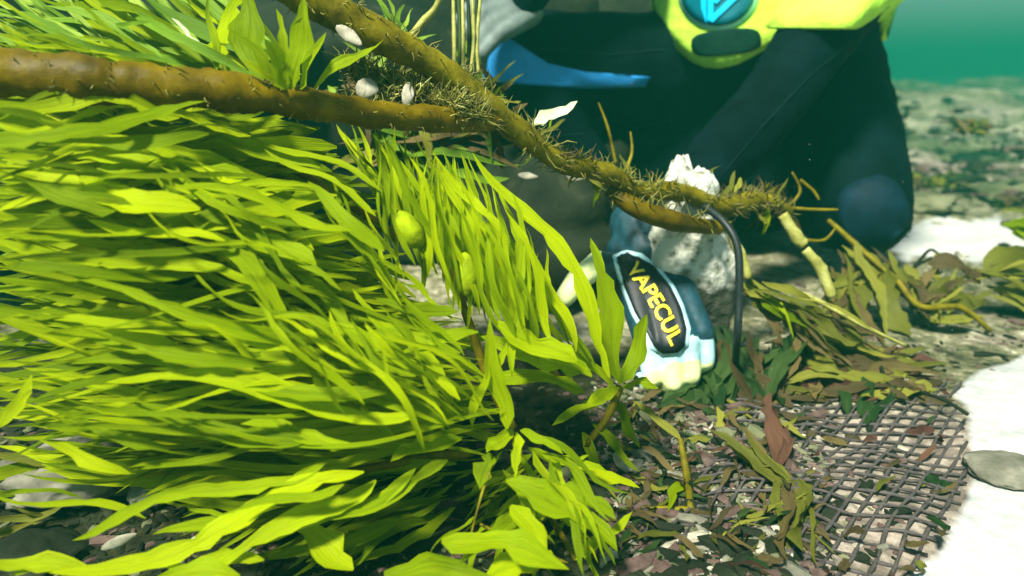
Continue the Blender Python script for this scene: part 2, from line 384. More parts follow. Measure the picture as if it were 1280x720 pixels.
px_rock(690, 250, 250, 190, 1.08, M['rock_dark'], 'added near-black rock in place of shade right behind the upright kelp blades', seed=50, sink=0.2)  # added rock, near black in place of shade behind the blades
px_rock(800, 190, 330, 330, 1.75, M['rock_dark'], 'added dark rock filling in for shade behind the crouching legs', seed=44, sink=0.2)  # added to fill the bright gap under the thigh with dark
px_rock(700, 230, 200, 190, 1.28, M['rock_dark'], 'added dark boulder standing in for shade behind the forked brown stem', seed=15, sink=0.25)  # added for darkness below the raised thigh
px_rock(180, 90, 900, 420, 1.5, M['rock_dark'], 'big dark rock added to darken the background behind the kelp at upper left', seed=40, sink=0.2, sub=5)  # added to darken the bright water behind the kelp
px_rock(560, 40, 520, 420, 1.65, M['rock_dark'], 'dark boulder added to darken the top behind the thin green stem', seed=18, sink=0.2)  # made tall to cover bright water at the top with dark
# far stones seen through the haze, right of the diver
far = [(1190, 160, 120, 26, 'low algae covered boulder beyond the middle pale sand patch', 21), (1105, 195, 60, 22, 'algae covered boulder close beside the diver knee', 24),
       (1265, 225, 90, 26, 'mottled boulder at the right edge above the white sand strip', 27), (1150, 250, 90, 20, 'flat mottled rock just above the white sand strip', 30),
       (1250, 118, 130, 22, 'farthest faint boulder fading into the green water', 33), (1130, 128, 70, 16, 'faint low rock under the green water at upper right', 36)]
for px, py, w, h, lab, s in far:
    g = G(px, py+h/2); d = to_px(g)[2]
    rock('rock', g, (w*d/F/2, w*d/F/2.2, h*d/F/1.7), M['rock_olive'], lab, seed=s, sink=0.32, sub=4, amp=0.4)

# ---------------------------------------------------------------- kelp
def blade_geo(root, tip, bend, w, seg=12, roll=0.0, ruffle=0.25, fold=0.18, face=0.55, jag=0.16, tipw=0.0, twist=0.0, base_w=0.12, prof=0.75, wig=0.07, pw=0.7):
    mid = (root+tip)/2 + bend
    V, uv = [], []; ph = rnd(0, 6.28); fq = rnd(2.2, 4.5)
    vdir = (CAM-mid).normalized(); n0 = (vdir*face + Vector((-0.2, -0.15, 1))*(1-face)).normalized()
    L = (tip-root).length
    for i in range(seg+1):
        t = i/seg
        p = root*(1-t)**2 + mid*2*t*(1-t) + tip*t*t
        tg = ((mid-root)*(1-t) + (tip-mid)*t).normalized()
        s = tg.cross(n0)
        if s.length < 1e-4: s = tg.cross(Vector((0.3, 0.1, 1)))
        s.normalize(); n = s.cross(tg).normalized()
        a = roll + twist*(t-0.5)
        s2 = s*math.cos(a)+n*math.sin(a); n2 = n*math.cos(a)-s*math.sin(a)
        wt = w*max(base_w*(1-t), math.sin(math.pi*min(1, t**prof))**pw)
        wt *= 1+0.30*noise.noise(Vector((t*3.2, ph*9, 0)))
        if t > 0.999: wt = w*tipw
        hl = wt/2*(1+0.22*noise.noise(Vector((t*6, ph*5, 3)))+jag*rnd(-1, 1)); hr = wt/2*(1+0.22*noise.noise(Vector((t*6, ph*7, 8)))+jag*rnd(-1, 1))
        if random.random() < 0.08: hl *= rnd(.3, .7)
        if random.random() < 0.08: hr *= rnd(.3, .7)
        p = p + s*L*wig*math.sin(t*4.2+ph)*t*(1-t)*2 + n*L*wig*0.8*math.sin(t*5.1+ph*2)*t*(1-t)*2
        zl = ruffle*wt*math.sin(ph+t*fq*2.6); zr = ruffle*wt*math.sin(ph*1.7+1+t*fq*2.9)
        V += [p-s2*hl+n2*(zl+fold*wt), p, p+s2*hr+n2*(zr+fold*wt)]
        uv += [(0, t*L/0.1), (0.5, t*L/0.1), (1, t*L/0.1)]
    Fc = []
    for i in range(seg):
        a = i*3; Fc += [(a, a+1, a+4, a+3), (a+1, a+2, a+5, a+4)]
    return V, Fc, uv
def above(px, py, d, gap=0.006):
    """keep a depth on the near side of the seabed"""
    if py < 330: return d
    return min(d, to_px(G(px, py))[2]-gap)
def blade(parent, x0, y0, d0, x1, y1, d1, w, mat='kelp', bx=0, by=0, bd=0.0, **k):
    d0 = above(x0, y0, d0, rnd(.003, .012)); d1 = above(x1, y1, d1, rnd(.004, .03))
    r = P(x0, y0, d0); t = P(x1, y1, d1); dm = (d0+d1)/2
    bend = (RT*bx - UPV*by)*dm/F + FWD*bd
    L = (t-r).length
    if mat in ('kelp', 'kelp_deep'): w *= 0.86
    k.setdefault('wig', 0.11); k.setdefault('seg', max(8, min(22, int(L/0.007))))
    V, Fc, uv = blade_geo(r, t, bend, w*dm/F, **k)
    if random.random() < 0.22 and L > 0.05:
        i = int(k['seg']*rnd(.3, .6)); q = V[i*3+1]; dv = (t-q); sdv = dv.cross(FWD).normalized()*random.choice((-1, 1))
        k2 = dict(k); k2['seg'] = 7
        v2, f2, u2 = blade_geo(q, q+dv*rnd(.4, .75)+sdv*dv.length*rnd(.12, .3), bend*.2, w*dm/F*rnd(.4, .6), **k2)
        o_ = len(V); V = V+v2; Fc = Fc+[tuple(a+o_ for a in f) for f in f2]; uv = uv+u2
    return mesh_obj('blade', V, Fc, M[mat], parent, uvs=uv)
def curve_at(pts, t):
    f = t*(len(pts)-1); i = min(int(f), len(pts)-2)
    return [lerp(a, b_, f-i) for a, b_ in zip(pts[i], pts[i+1])]
def family(parent, n, roots, tips, wr, mat='kelp', jr=10, jt=14, jd=0.03, bend=14, **k):
    ks = 0.62 if wr[1] > 20 else 0.9; n = int(n*2.3) if wr[1] > 20 else n
    for i in range(n):
        t = (i+rnd(0.05, 0.95))/n
        a = curve_at(roots, t); b_ = curve_at(tips, max(0, min(1, t+rnd(-0.08, 0.08))))
        j = rnd(-jd, jd)
        sh = rnd(0.0, 0.18)
        tx, ty = lerp(b_[0], a[0], sh), lerp(b_[1], a[1], sh)
        m = random.choice(mat) if isinstance(mat, list) else mat
        blade(parent, a[0]+rnd(-jr, jr), a[1]+rnd(-jr, jr), a[2]+j, tx+rnd(-jt, jt), ty+rnd(-jt, jt), b_[2]+j,
              lerp(wr[0], wr[1], random.random()**1.5)*ks, m, bx=rnd(-bend, bend)*0.6, by=rnd(-bend, bend)*(2 if random.random() < .25 else 1), bd=rnd(-0.02, 0.02), roll=rnd(-0.5, 0.5), twist=rnd(-1.1, 1.1), jag=rnd(.12, .34), **k)
def stipe_part(parent, ctrl, rad, mat, m=8, n=8, jit=0.06, name='stipe', flat=1.0):
    ctrl = [(c[0], c[1], above(c[0], c[1], c[2], 0.004)) for c in ctrl]
    pts = spline([P(*c) for c in ctrl], m); N = len(pts)
    rr = [interp([i/(len(rad)-1) for i in range(len(rad))], rad, i/(N-1))*interp([j/(len(ctrl)-1) for j in range(len(ctrl))], [c[2] for c in ctrl], i/(N-1))/F for i in range(N)]
    rr = [r*(1+0.16*noise.noise(Vector((i*0.13, len(pts), 2)))) for i, r in enumerate(rr)]
    V, Fc = tube(pts, rr, n, flat, jit)
    if rad[0] > 12: V = [v + (v-pts[i//n])*(0.16*noise.fractal(v*60, 1, 2, 4)) for i, v in enumerate(V)]
    return mesh_obj(name, V, Fc, M[mat], parent), pts, rr
def fuzz(parent, pts, rr, count, length, thick, mat='rootlet', name='rootlets', t0=0, t1=1, up=0.4):
    """short rootlets sprouting all along a stem, joined"""
    V, Fc = [], []
    N = len(pts)
    for _ in range(count):
        i = int(lerp(t0, t1, random.random())*(N-1.001)); p = lerp(pts[i], pts[i+1], random.random())
        dr = Vector((rnd(-1, 1), rnd(-1, 1), rnd(-0.7, 1)+up)).normalized()
        L = length*rnd(0.4, 1.3); q = p + dr*rr[i]*0.8
        c = [q]; 
        for s in range(3):
            dr = (dr + Vector((rnd(-1, 1), rnd(-1, 1), rnd(-1, 1)))*0.55).normalized(); q = q + dr*L/3; c.append(q)
        v, f = tube(c, [thick, thick*0.9, thick*0.7, thick*0.3], 3, cap=False)
        o = len(V); V += v; Fc += [tuple(a+o for a in g) for g in f]
    return mesh_obj(name, V, Fc, M[mat], parent, kind='stuff')

# A. thick brown stem crossing the upper left
kA = thing('kelp_frond', P(600, 154, .60), 'kelp frond with the thickest brown stem, crossing the upper left horizontally', 'kelp', 'yellow green kelp fronds')
stA, pA, rA = stipe_part(kA, [(-60, 86, .42), (60, 96, .43), (160, 106, .44), (280, 114, .46), (380, 128, .49), (470, 143, .53), (560, 150, .57), (625, 152, .61)],
                         [30, 30, 28, 24, 19, 18, 16, 9], 'stipe', 14, 14)
fuzz(stA, pA, rA, 420, 0.008, 0.0006, up=-0.1)
family(kA, 12, [(120, 108, .47), (240, 95, .48), (330, 100, .49)], [(-60, 60, .50), (-40, 10, .52), (60, -40, .54)], (14, 34), ['kelp_dark', 'kelp_deep'], bend=10)
family(kA, 26, [(60, 110, .52), (240, 95, .54), (380, 100, .56)], [(-80, 40, .56), (0, -40, .58), (200, -80, .60)], (10, 30), ['kelp_dark', 'kelp_dark', 'kelp_deep'], jt=40, bend=14)
family(kA, 9, [(150, 92, .455), (260, 90, .465)], [(-40, 70, .45), (60, 20, .46)], (7, 14), ['kelp', 'kelp_dark', 'kelp'], bend=6)
for a in [(214, 84, .46, 84, -6, .47, 9, 'kelp'), (208, 86, .46, 95, 45, .46, 9, 'kelp'), (262, 66, .47, 214, 22, .48, 8, 'pale_leaf'), (272, 30, .5, 236, 4, .5, 8, 'kelp')]:
    blade(kA, *a[:7], mat=a[7], roll=rnd(-.3, .3))
for a in [(356, 112, .47, 283, 34, .46, 20), (362, 112, .47, 380, -8, .46, 34), (358, 112, .47, 330, 48, .45, 26), (392, 112, .48, 480, 49, .48, 18), (368, 110, .475, 345, 10, .47, 16),
          (376, 112, .47, 408, 40, .46, 16), (270, 92, .47, 262, -10, .49, 12), (330, 100, .50, 300, -20, .53, 40), (240, 92, .49, 310, -10, .56, 30), (352, 110, .47, 300, 74, .455, 14)]:
    blade(kA, *a, by=rnd(-6, 6), bx=rnd(-8, 8), roll=rnd(-.3, .3), mat='kelp')

# B. upper mass streaming left under the stem
kB = thing('kelp_frond', P(500, 300, .60), 'kelp frond of broad blades streaming left just under the thick brown stem', 'kelp', 'yellow green kelp fronds')
stipe_part(kB, [(500, 300, .60), (430, 250, .56), (340, 200, .54), (230, 170, .53)], [7, 6, 5, 3], 'stipe_olive', 6, 6)
family(kB, 34, [(330, 160, .55), (430, 235, .57), (480, 330, .60), (520, 420, .60)], [(-70, 120, .50), (-80, 210, .50), (-70, 300, .50), (-40, 390, .51)], (18, 62), ['kelp_deep', 'kelp_deep', 'kelp'], jr=40, jt=40, bend=24, ruffle=0.12, wig=.17, pw=.45)
family(kB, 26, [(250, 150, .46), (330, 200, .47), (390, 270, .48), (420, 340, .49)], [(-60, 140, .42), (-70, 200, .42), (-60, 260, .42), (-40, 330, .42)], (14, 60), ['kelp', 'kelp_deep'], jr=60, jt=40, bend=24, ruffle=0.10, wig=.17, pw=.45)
family(kB, 12, [(330, 260, .44), (420, 400, .44)], [(150, 170, .44), (260, 290, .44)], (10, 30), ['kelp', 'kelp_deep'], jr=50, jt=50, bend=20, wig=.17, pw=.45)
for a in [(281, 301, .42, 108, 274, .41, 19), (439, 288, .43, 218, 233, .42, 18), (318, 356, .43, -20, 296, .41, 24), (250, 262, .42, -10, 210, .41, 44), (200, 195, .44, -30, 150, .43, 50),
          (310, 222, .45, 120, 176, .44, 34), (480, 314, .44, 384, 226, .45, 22), (170, 262, .41, 30, 226, .40, 34), (360, 402, .43, 252, 278, .43, 30), (395, 332, .43, 285, 284, .43, 32),
          (120, 300, .43, -20, 262, .42, 28), (400, 210, .48, 235, 152, .48, 22), (478, 240, .47, 300, 160, .48, 12), (470, 270, .46, 330, 186, .47, 12)]:
    blade(kB, *a, by=rnd(-8, 8), roll=rnd(-.25, .25), ruffle=0.1, mat='kelp', pw=.5)

# C. centre mass streaming left from the node
kC = thing('kelp_frond', P(640, 536, .56), 'kelp frond of long blades fanning left from the knot at lower centre', 'kelp', 'yellow green kelp fronds')
stipe_part(kC, [(640, 536, .56), (610, 470, .56), (585, 400, .56), (560, 330, .57), (520, 260, .58)], [8, 7, 6, 5, 3], 'stipe_olive', 6, 6)
family(kC, 34, [(540, 380, .60), (580, 450, .60), (600, 520, .58), (590, 560, .56)], [(-40, 330, .54), (-70, 440, .52), (-60, 520, .50), (0, 580, .50)], (16, 56), ['kelp_deep', 'kelp_deep', 'kelp'], jr=40, jt=40, bend=24, ruffle=0.14, wig=.17, pw=.45)
family(kC, 28, [(470, 350, .50), (540, 420, .50), (580, 490, .50), (570, 550, .49)], [(60, 330, .44), (-20, 400, .43), (0, 490, .43), (60, 545, .43)], (10, 44), ['kelp', 'kelp', 'kelp_deep'], jr=60, jt=60, bend=24, ruffle=0.14, wig=.17, pw=.45)
family(kC, 14, [(430, 480, .43), (590, 540, .44)], [(280, 380, .43), (440, 400, .44)], (8, 26), ['kelp', 'kelp_deep'], jr=40, jt=40, bend=20, wig=.17, pw=.45)
for a in [(332, 458, .43, -20, 384, .41, 22), (490, 490, .43, 86, 455, .42, 34), (520, 520, .43, 130, 478, .42, 34), (560, 530, .44, 250, 470, .43, 30), (395, 458, .42, 268, 398, .42, 20),
          (385, 552, .43, 136, 513, .42, 30), (212, 563, .43, 62, 512, .42, 17), (163, 592, .44, 48, 550, .43, 18), (0, 534, .42, 40, 468, .43, 20), (572, 390, .47, 468, 372, .46, 20),
          (598, 415, .46, 446, 421, .45, 22), (722, 452, .48, 618, 400, .48, 38), (740, 470, .50, 600, 420, .50, 30), (730, 490, .52, 590, 470, .50, 26), (520, 470, .44, 380, 400, .44, 22),
          (575, 500, .44, 455, 405, .44, 20), (560, 480, .45, 440, 360, .46, 18), (450, 560, .43, 300, 530, .43, 26), (480, 440, .44, 350, 330, .46, 20)]:
    blade(kC, *a, by=rnd(-8, 8), roll=rnd(-.25, .25), ruffle=0.12, mat='kelp', pw=.55)
family(kC, 16, [(480, 320, .47), (600, 500, .47)], [(400, 215, .48), (500, 400, .46)], (6, 12), ['kelp'], jr=30, jt=30, bend=8)

# D. lower blades reaching down to the left
kD = thing('kelp_frond', P(585, 566, .54), 'kelp frond of curved blades reaching down to the lower left corner', 'kelp', 'yellow green kelp fronds')
stipe_part(kD, [(585, 566, .54), (520, 575, .51), (460, 585, .49), (400, 596, .47)], [7, 6, 5, 3], 'stipe_olive', 6, 6)
for a in [(408, 578, .44, 90, 676, .42, 24, 0, 6), (455, 590, .44, 60, 716, .41, 36, 20, 22), (470, 600, .45, 250, 712, .42, 30, 20, 20), (520, 585, .46, 330, 680, .43, 24, 14, 16), (182, 648, .45, -10, 620, .43, 12, 0, -6),
          (560, 575, .46, 400, 650, .44, 20, 10, 12), (442, 712, .44, 366, 655, .46, 42, 0, 0), (300, 720, .42, 150, 740, .41, 40, 0, -10), (500, 650, .48, 330, 700, .46, 26, 0, 8), (360, 620, .45, 190, 668, .43, 18, 0, 4),
          (577, 548, .46, 488, 577, .45, 24, -10, -10), (430, 605, .43, 290, 640, .42, 16, 0, 6), (330, 700, .43, 200, 706, .42, 24, 0, -4), (120, 720, .43, -20, 700, .42, 26, 0, 0)]:
    blade(kD, *a[:7], bx=a[7], by=a[8], roll=rnd(-.25, .25), ruffle=0.12, mat='kelp', pw=.55)
family(kD, 12, [(420, 600, .52), (540, 600, .54), (560, 640, .54)], [(180, 610, .50), (240, 700, .50), (420, 730, .50)], (16, 34), ['kelp_deep'], jr=16, bend=14)
family(kD, 8, [(120, 560, .56), (60, 640, .55)], [(-60, 560, .52), (-60, 660, .52)], (10, 20), ['kelp_deep', 'olive'], jr=20)

# E. upright frond with bladders
kE = thing('kelp_frond', P(700, 480, .58), 'kelp frond of narrow upright blades with two swollen air bladders', 'kelp', 'yellow green kelp fronds')
stipe_part(kE, [(700, 480, .58), (665, 420, .57), (630, 350, .56), (590, 270, .56), (540, 200, .57)], [7, 6, 5, 4, 3], 'stipe_olive', 6, 6)
family(kE, 60, [(470, 250, .55), (560, 320, .55), (640, 390, .55), (740, 460, .56)], [(420, 150, .56), (520, 170, .55), (590, 210, .55), (640, 290, .56)], (6, 15), ['kelp', 'kelp', 'kelp_deep'], jr=22, jt=20, bend=12)
family(kE, 46, [(500, 300, .50), (580, 380, .50), (690, 440, .51)], [(470, 180, .50), (545, 190, .49), (610, 250, .50)], (6, 15), ['kelp'], jr=26, jt=22, bend=12)
for a in [(762, 472, .50, 590, 190, .51, 24, 26, -10), (640, 330, .49, 540, 188, .50, 16, 8, 0), (600, 330, .49, 545, 200, .49, 14, 5, 0), (634, 536, .47, 612, 396, .46, 28, 4, 0), (590, 534, .47, 612, 446, .46, 16, 0, 0),
          (640, 470, .48, 655, 320, .49, 16, 6, 0), (690, 430, .49, 630, 260, .49, 16, 12, 0), (660, 400, .48, 640, 240, .49, 14, 6, 0), (575, 300, .48, 500, 200, .49, 14, 6, 0), (720, 440, .50, 660, 300, .50, 15, 8, 0)]:
    blade(kE, *a[:7], bx=a[7], by=a[8], roll=rnd(-.3, .3), mat='kelp')
def bladder(parent, px, py, d, w, h, tilt):
    bm = bmesh.new(); bmesh.ops.create_uvsphere(bm, u_segments=14, v_segments=10, radius=1)
    c = P(px, py, d); a = R(tilt); ax = UPV*math.cos(a)+RT*math.sin(a); sd_ = RT*math.cos(a)-UPV*math.sin(a)
    V = []
    for v in bm.verts:
        z = v.co.z; pinch = 1-0.45*max(0, abs(z)-0.55)
        V.append(c + (sd_*v.co.x*w/2*pinch + FWD*v.co.y*w/2*pinch + ax*z*h/2*(1.12 if z > 0 else 1))*d/F)
    Fc = [tuple(v.index for v in f.verts) for f in bm.faces]; bm.free()
    mesh_obj('air_bladder', V, Fc, M['bladder'], parent)
bladder(kE, 511, 288, .49, 34, 54, -38)
bladder(kE, 583, 345, .49, 28, 54, -4)

# F. lower-centre rosette
kF = thing('kelp_frond', P(645, 560, .57), 'kelp frond of short ragged blades hanging below the knot at bottom centre', 'kelp', 'yellow green kelp fronds')
stipe_part(kF, [(645, 545, .56), (655, 600, .55), (690, 650, .53), (720, 700, .50)], [6, 6, 5, 3], 'stipe_olive', 6, 6)
for a in [(642, 538, .48, 608, 566, .46, 24, -6, 0), (645, 540, .48, 642, 600, .46, 14, 10, 0), (650, 538, .48, 704, 568, .46, 14, 0, -8), (612, 566, .47, 600, 612, .46, 30, 0, 0), (632, 602, .46, 772, 690, .44, 38, 20, -22),
          (700, 610, .46, 770, 650, .45, 28, 6, -10), (638, 632, .45, 684, 690, .44, 34, 0, 0), (552, 676, .43, 712, 712, .42, 46, 0, -6), (690, 690, .44, 600, 730, .42, 40, 0, 0), (480, 716, .44, 620, 722, .42, 40, 0, 0),
          (700, 650, .47, 740, 640, .46, 22, 0, 0), (720, 700, .46, 790, 640, .47, 20, 0, 0), (660, 560, .50, 760, 590, .50, 16, 0, 0), (700, 570, .52, 800, 610, .52, 18, 0, 0)]:
    blade(kF, *a[:7], bx=a[7], by=a[8], roll=rnd(-.25, .25), mat='kelp', jag=0.22)
family(kF, 9, [(640, 560, .50), (700, 600, .49), (600, 640, .47)], [(780, 640, .48), (760, 720, .45), (520, 730, .44)], (14, 34), ['kelp', 'kelp_deep'], jr=24, jt=30, wig=.15)
family(kF, 10, [(640, 560, .56), (700, 640, .54)], [(560, 620, .55), (640, 720, .52)], (14, 28), ['kelp_deep'], jr=20)
stipe_part(kF, [(588, 672, .45), (596, 640, .45), (606, 606, .46), (620, 570, .47)], [1.6, 1.6, 2, 2], 'stipe_olive', 5, 5, name='stem')
stipe_part(kF, [(600, 655, .46), (650, 680, .46), (710, 704, .46)], [2, 2.2, 2], 'stipe_olive', 5, 5, name='stem')

# H. right tip with the big leaf before the glove
kH = thing('kelp_frond', P(775, 482, .60), 'kelp frond tip with a broad upright blade overlapping the glove', 'kelp', 'yellow green kelp fronds')
stipe_part(kH, [(775, 482, .60), (760, 520, .60), (730, 560, .60)], [6, 5, 4], 'stipe_olive', 5, 6)
for a in [(776, 480, .58, 738, 297, .58, 34, -6, 0, 'kelp'), (776, 478, .57, 809, 392, .57, 26, 10, 0, 'kelp'), (774, 484, .57, 690, 532, .54, 24, 6, -10, 'kelp'), (778, 484, .58, 824, 486, .58, 16, 0, -6, 'kelp'),
          (770, 490, .58, 712, 430, .56, 14, 0, 0, 'kelp'), (752, 500, .60, 700, 520, .58, 16, 0, 0, 'kelp_deep'), (770, 500, .61, 800, 560, .62, 18, 0, 0, 'kelp_deep'), (740, 530, .6, 800, 590, .6, 14, 0, 0, 'kelp_deep'),
          (728, 540, .6, 760, 600, .6, 16, 0, 0, 'kelp_deep')]:
    blade(kH, *a[:7], bx=a[7], by=a[8], mat=a[9], roll=rnd(-.2, .2))

# I. forked brown stem running to the right, with rootlets
kI = thing('brown_kelp', P(985, 262, .84), 'bare olive brown kelp stem running diagonally to the right, furred with rootlets', 'kelp')
stI, pI, rI = stipe_part(kI, [(340, -30, .52), (400, 5, .53), (480, 48, .55), (560, 94, .58), (640, 158, .62), (705, 204, .655), (760, 216, .685), (800, 240, .71), (850, 240, .735), (905, 258, .765), (950, 250, .80), (985, 266, .82)],
                         [25, 22, 19, 15, 12, 13, 11, 13, 8], 'stipe_olive', 14, 14)
fuzz(stI, pI, rI, 500, 0.012, 0.0007, t0=0.05, t1=1, up=0.1)
for _ in range(16): c_ = rnd(.3, .98); fuzz(stI, pI, rI, 26, rnd(.012, .024), 0.0009, t0=max(0, c_-.012), t1=min(1, c_+.012), up=0.2, mat=random.choice(['rootlet', 'stipe_olive', 'brown_leaf']), name='rootlet_tuft')
mat_pts = []
for _ in range(60):
    u = random.random(); v = random.random(); x = lerp(420, 610, u); mat_pts.append(P(x, lerp(interp([420, 610], [40, 140], x)+14, interp([420, 610], [128, 150], x), v), rnd(.565, .60)))
fuzz(kI, mat_pts, [0.002]*len(mat_pts), 900, 0.02, 0.0007, name='rootlet_mat')
fuzz(kI, mat_pts, [0.002]*len(mat_pts), 300, 0.02, 0.0010, mat='stipe_pale', name='rootlet_mat')
st2, p2, r2 = stipe_part(kI, [(760, 236, .70), (800, 262, .70), (850, 278, .72), (900, 285, .76)], [9, 13, 13, 8], 'stipe', 8, 8)
fuzz(st2, p2, r2, 60, 0.02, 0.001)
for ctrl, rd in [([(978, 268, .80), (996, 296, .80), (1006, 306, .80)], [7, 9, 6]), ([(1006, 312, .80), (1026, 336, .80), (1040, 372, .80)], [6, 8, 5]), ([(906, 282, .78), (922, 310, .78), (936, 348, .78)], [5, 7, 5])]:
    stipe_part(kI, ctrl, rd, 'stipe_pale', 6, 8, .14, name='stem_joint')
for ctrl in [[(1000, 225, .82), (1016, 238, .82), (1024, 250, .82)], [(980, 262, .82), (1000, 240, .82), (990, 215, .82)], [(990, 260, .82), (1020, 262, .82), (1048, 262, .82)], [(1006, 300, .82), (1030, 300, .82), (1044, 286, .82)], [(770, 205, .70), (760, 160, .70), (748, 128, .70)], [(782, 215, .70), (790, 190, .71), (788, 165, .72)]]:
    stipe_part(kI, ctrl, [2.6, 2.4, 1.2], 'stipe_olive', 6, 5, name='twig')
for i in range(70):
    x = rnd(600, 1030); y = interp([600, 720, 800, 985, 1030], [125, 208, 234, 262, 300], x)
    blade(kI, x, y, .72+(x-730)*.0003, x+rnd(-30, 40), y+rnd(-40, 45), .74+(x-730)*.0003, rnd(3, 9), random.choice(['olive', 'olive', 'brown_leaf', 'kelp_deep']), bx=rnd(-8, 8), by=rnd(-8, 8))
# pale leaf beside the stem
o = thing('pale_leaf', P(664, 156, .64), 'pale cream leaf sticking out over the dark suit beside the stem', 'leaf')
blade(o, 664, 156, .64, 722, 126, .62, 22, 'pale_leaf', by=4, roll=0.1, jag=0.08)
# yellow stem, lower right
st, py_, ry_ = None, None, None
kY = thing('yellow_weed', P(862, 640, .60), 'yellow green bent stem standing in the gravel right of the kelp', 'seaweed')
stipe_part(kY, [(850, 548, .60), (858, 590, .59), (864, 638, .59)], [3, 5.5, 4.5], 'stipe_olive', 6, 7, .12, name='stem')
stipe_part(kY, [(864, 638, .59), (820, 636, .58), (760, 642, .56)], [5, 4, 3], 'stipe_olive', 6, 6, .12, name='stem')
blade(kY, 852, 550, .60, 790, 500, .62, 12, 'olive', by=-8); blade(kY, 858, 600, .59, 835, 640, .58, 18, 'kelp_deep')
# thin green stem at top
kT = thing('green_weed', P(515, 45, .62), 'thin green stem rising beside the grey glove at the top', 'seaweed')
stipe_part(kT, [(512, 48, .62), (530, 26, .62), (545, 8, .62), (560, -30, .62)], [4, 5, 4, 4], 'stipe_pale', 6, 6, name='stem')
for i in range(8): blade(kT, 500+rnd(-8, 12), 40, .63, 460+rnd(-30, 60), rnd(-10, 30), .64, rnd(4, 8), 'kelp_dark')
kT2 = thing('green_weed', P(585, 80, .66), 'bundle of thin dark green strands hanging at the top beside the blue panel', 'seaweed')
for i in range(7): stipe_part(kT2, [(568+i*5, 92, .66), (570+i*5+rnd(-4, 4), 50, .66), (566+i*6, -20, .67)], [2.5, 3, 2], 'green_deep' if i % 2 else 'stipe_pale', 5, 5, name='strand')

# ---------------------------------------------------------------- the diver
def capsule(bm, p0, r0, p1, r1, n=14):
    d = p1-p0; L = d.length; t = d.normalized() if L > 1e-6 else Vector((0, 0, 1))
    u = t.orthogonal().normalized(); w = t.cross(u); rings = []
    prof = [(-r0*math.cos(a), r0*math.sin(a)) for a in [R(8), R(30), R(60)]] + [(0, r0), (L*0.5, (r0+r1)/2), (L, r1)] + [(L+r1*math.cos(a), r1*math.sin(a)) for a in [R(60), R(30), R(8)]]
    for s, r in prof:
        rings.append([bm.verts.new(p0+t*s+(u*math.cos(2*math.pi*k/n)+w*math.sin(2*math.pi*k/n))*r) for k in range(n)])
    for a, b_ in zip(rings, rings[1:]):
        for k in range(n): bm.faces.new((a[k], a[(k+1) % n], b_[(k+1) % n], b_[k]))
    bm.faces.new(rings[0][::-1]); bm.faces.new(rings[-1])
def remeshed(name, bm, voxel, mats, parent, smooth_it=6, fn=None):
    bmesh.ops.recalc_face_normals(bm, faces=bm.faces)
    me = bpy.data.meshes.new('tmp'); bm.to_mesh(me); bm.free()
    o = bpy.data.objects.new('tmp', me); COL.objects.link(o)
    rm = o.modifiers.new('r', 'REMESH'); rm.mode = 'VOXEL'; rm.voxel_size = voxel
    sm = o.modifiers.new('s', 'SMOOTH'); sm.iterations = smooth_it; sm.factor = 0.6
    dg = bpy.context.evaluated_depsgraph_get(); ev = o.evaluated_get(dg).to_mesh()
    V = [v.co.copy() for v in ev.vertices]; Fc = [tuple(p.vertices) for p in ev.polygons]
    o.evaluated_get(dg).to_mesh_clear(); bpy.data.objects.remove(o); bpy.data.meshes.remove(me)
    if fn: V = [fn(v) for v in V]
    fm = None
    ob = mesh_obj(name, V, Fc, mats, parent)
    return ob, V, Fc
diver = thing('person', (P(980, 90, 1.32).x, P(980, 90, 1.32).y, 0.0), 'person in dark wetsuit and neon vest crouching behind the kelp, gloved hand reaching down', 'person')
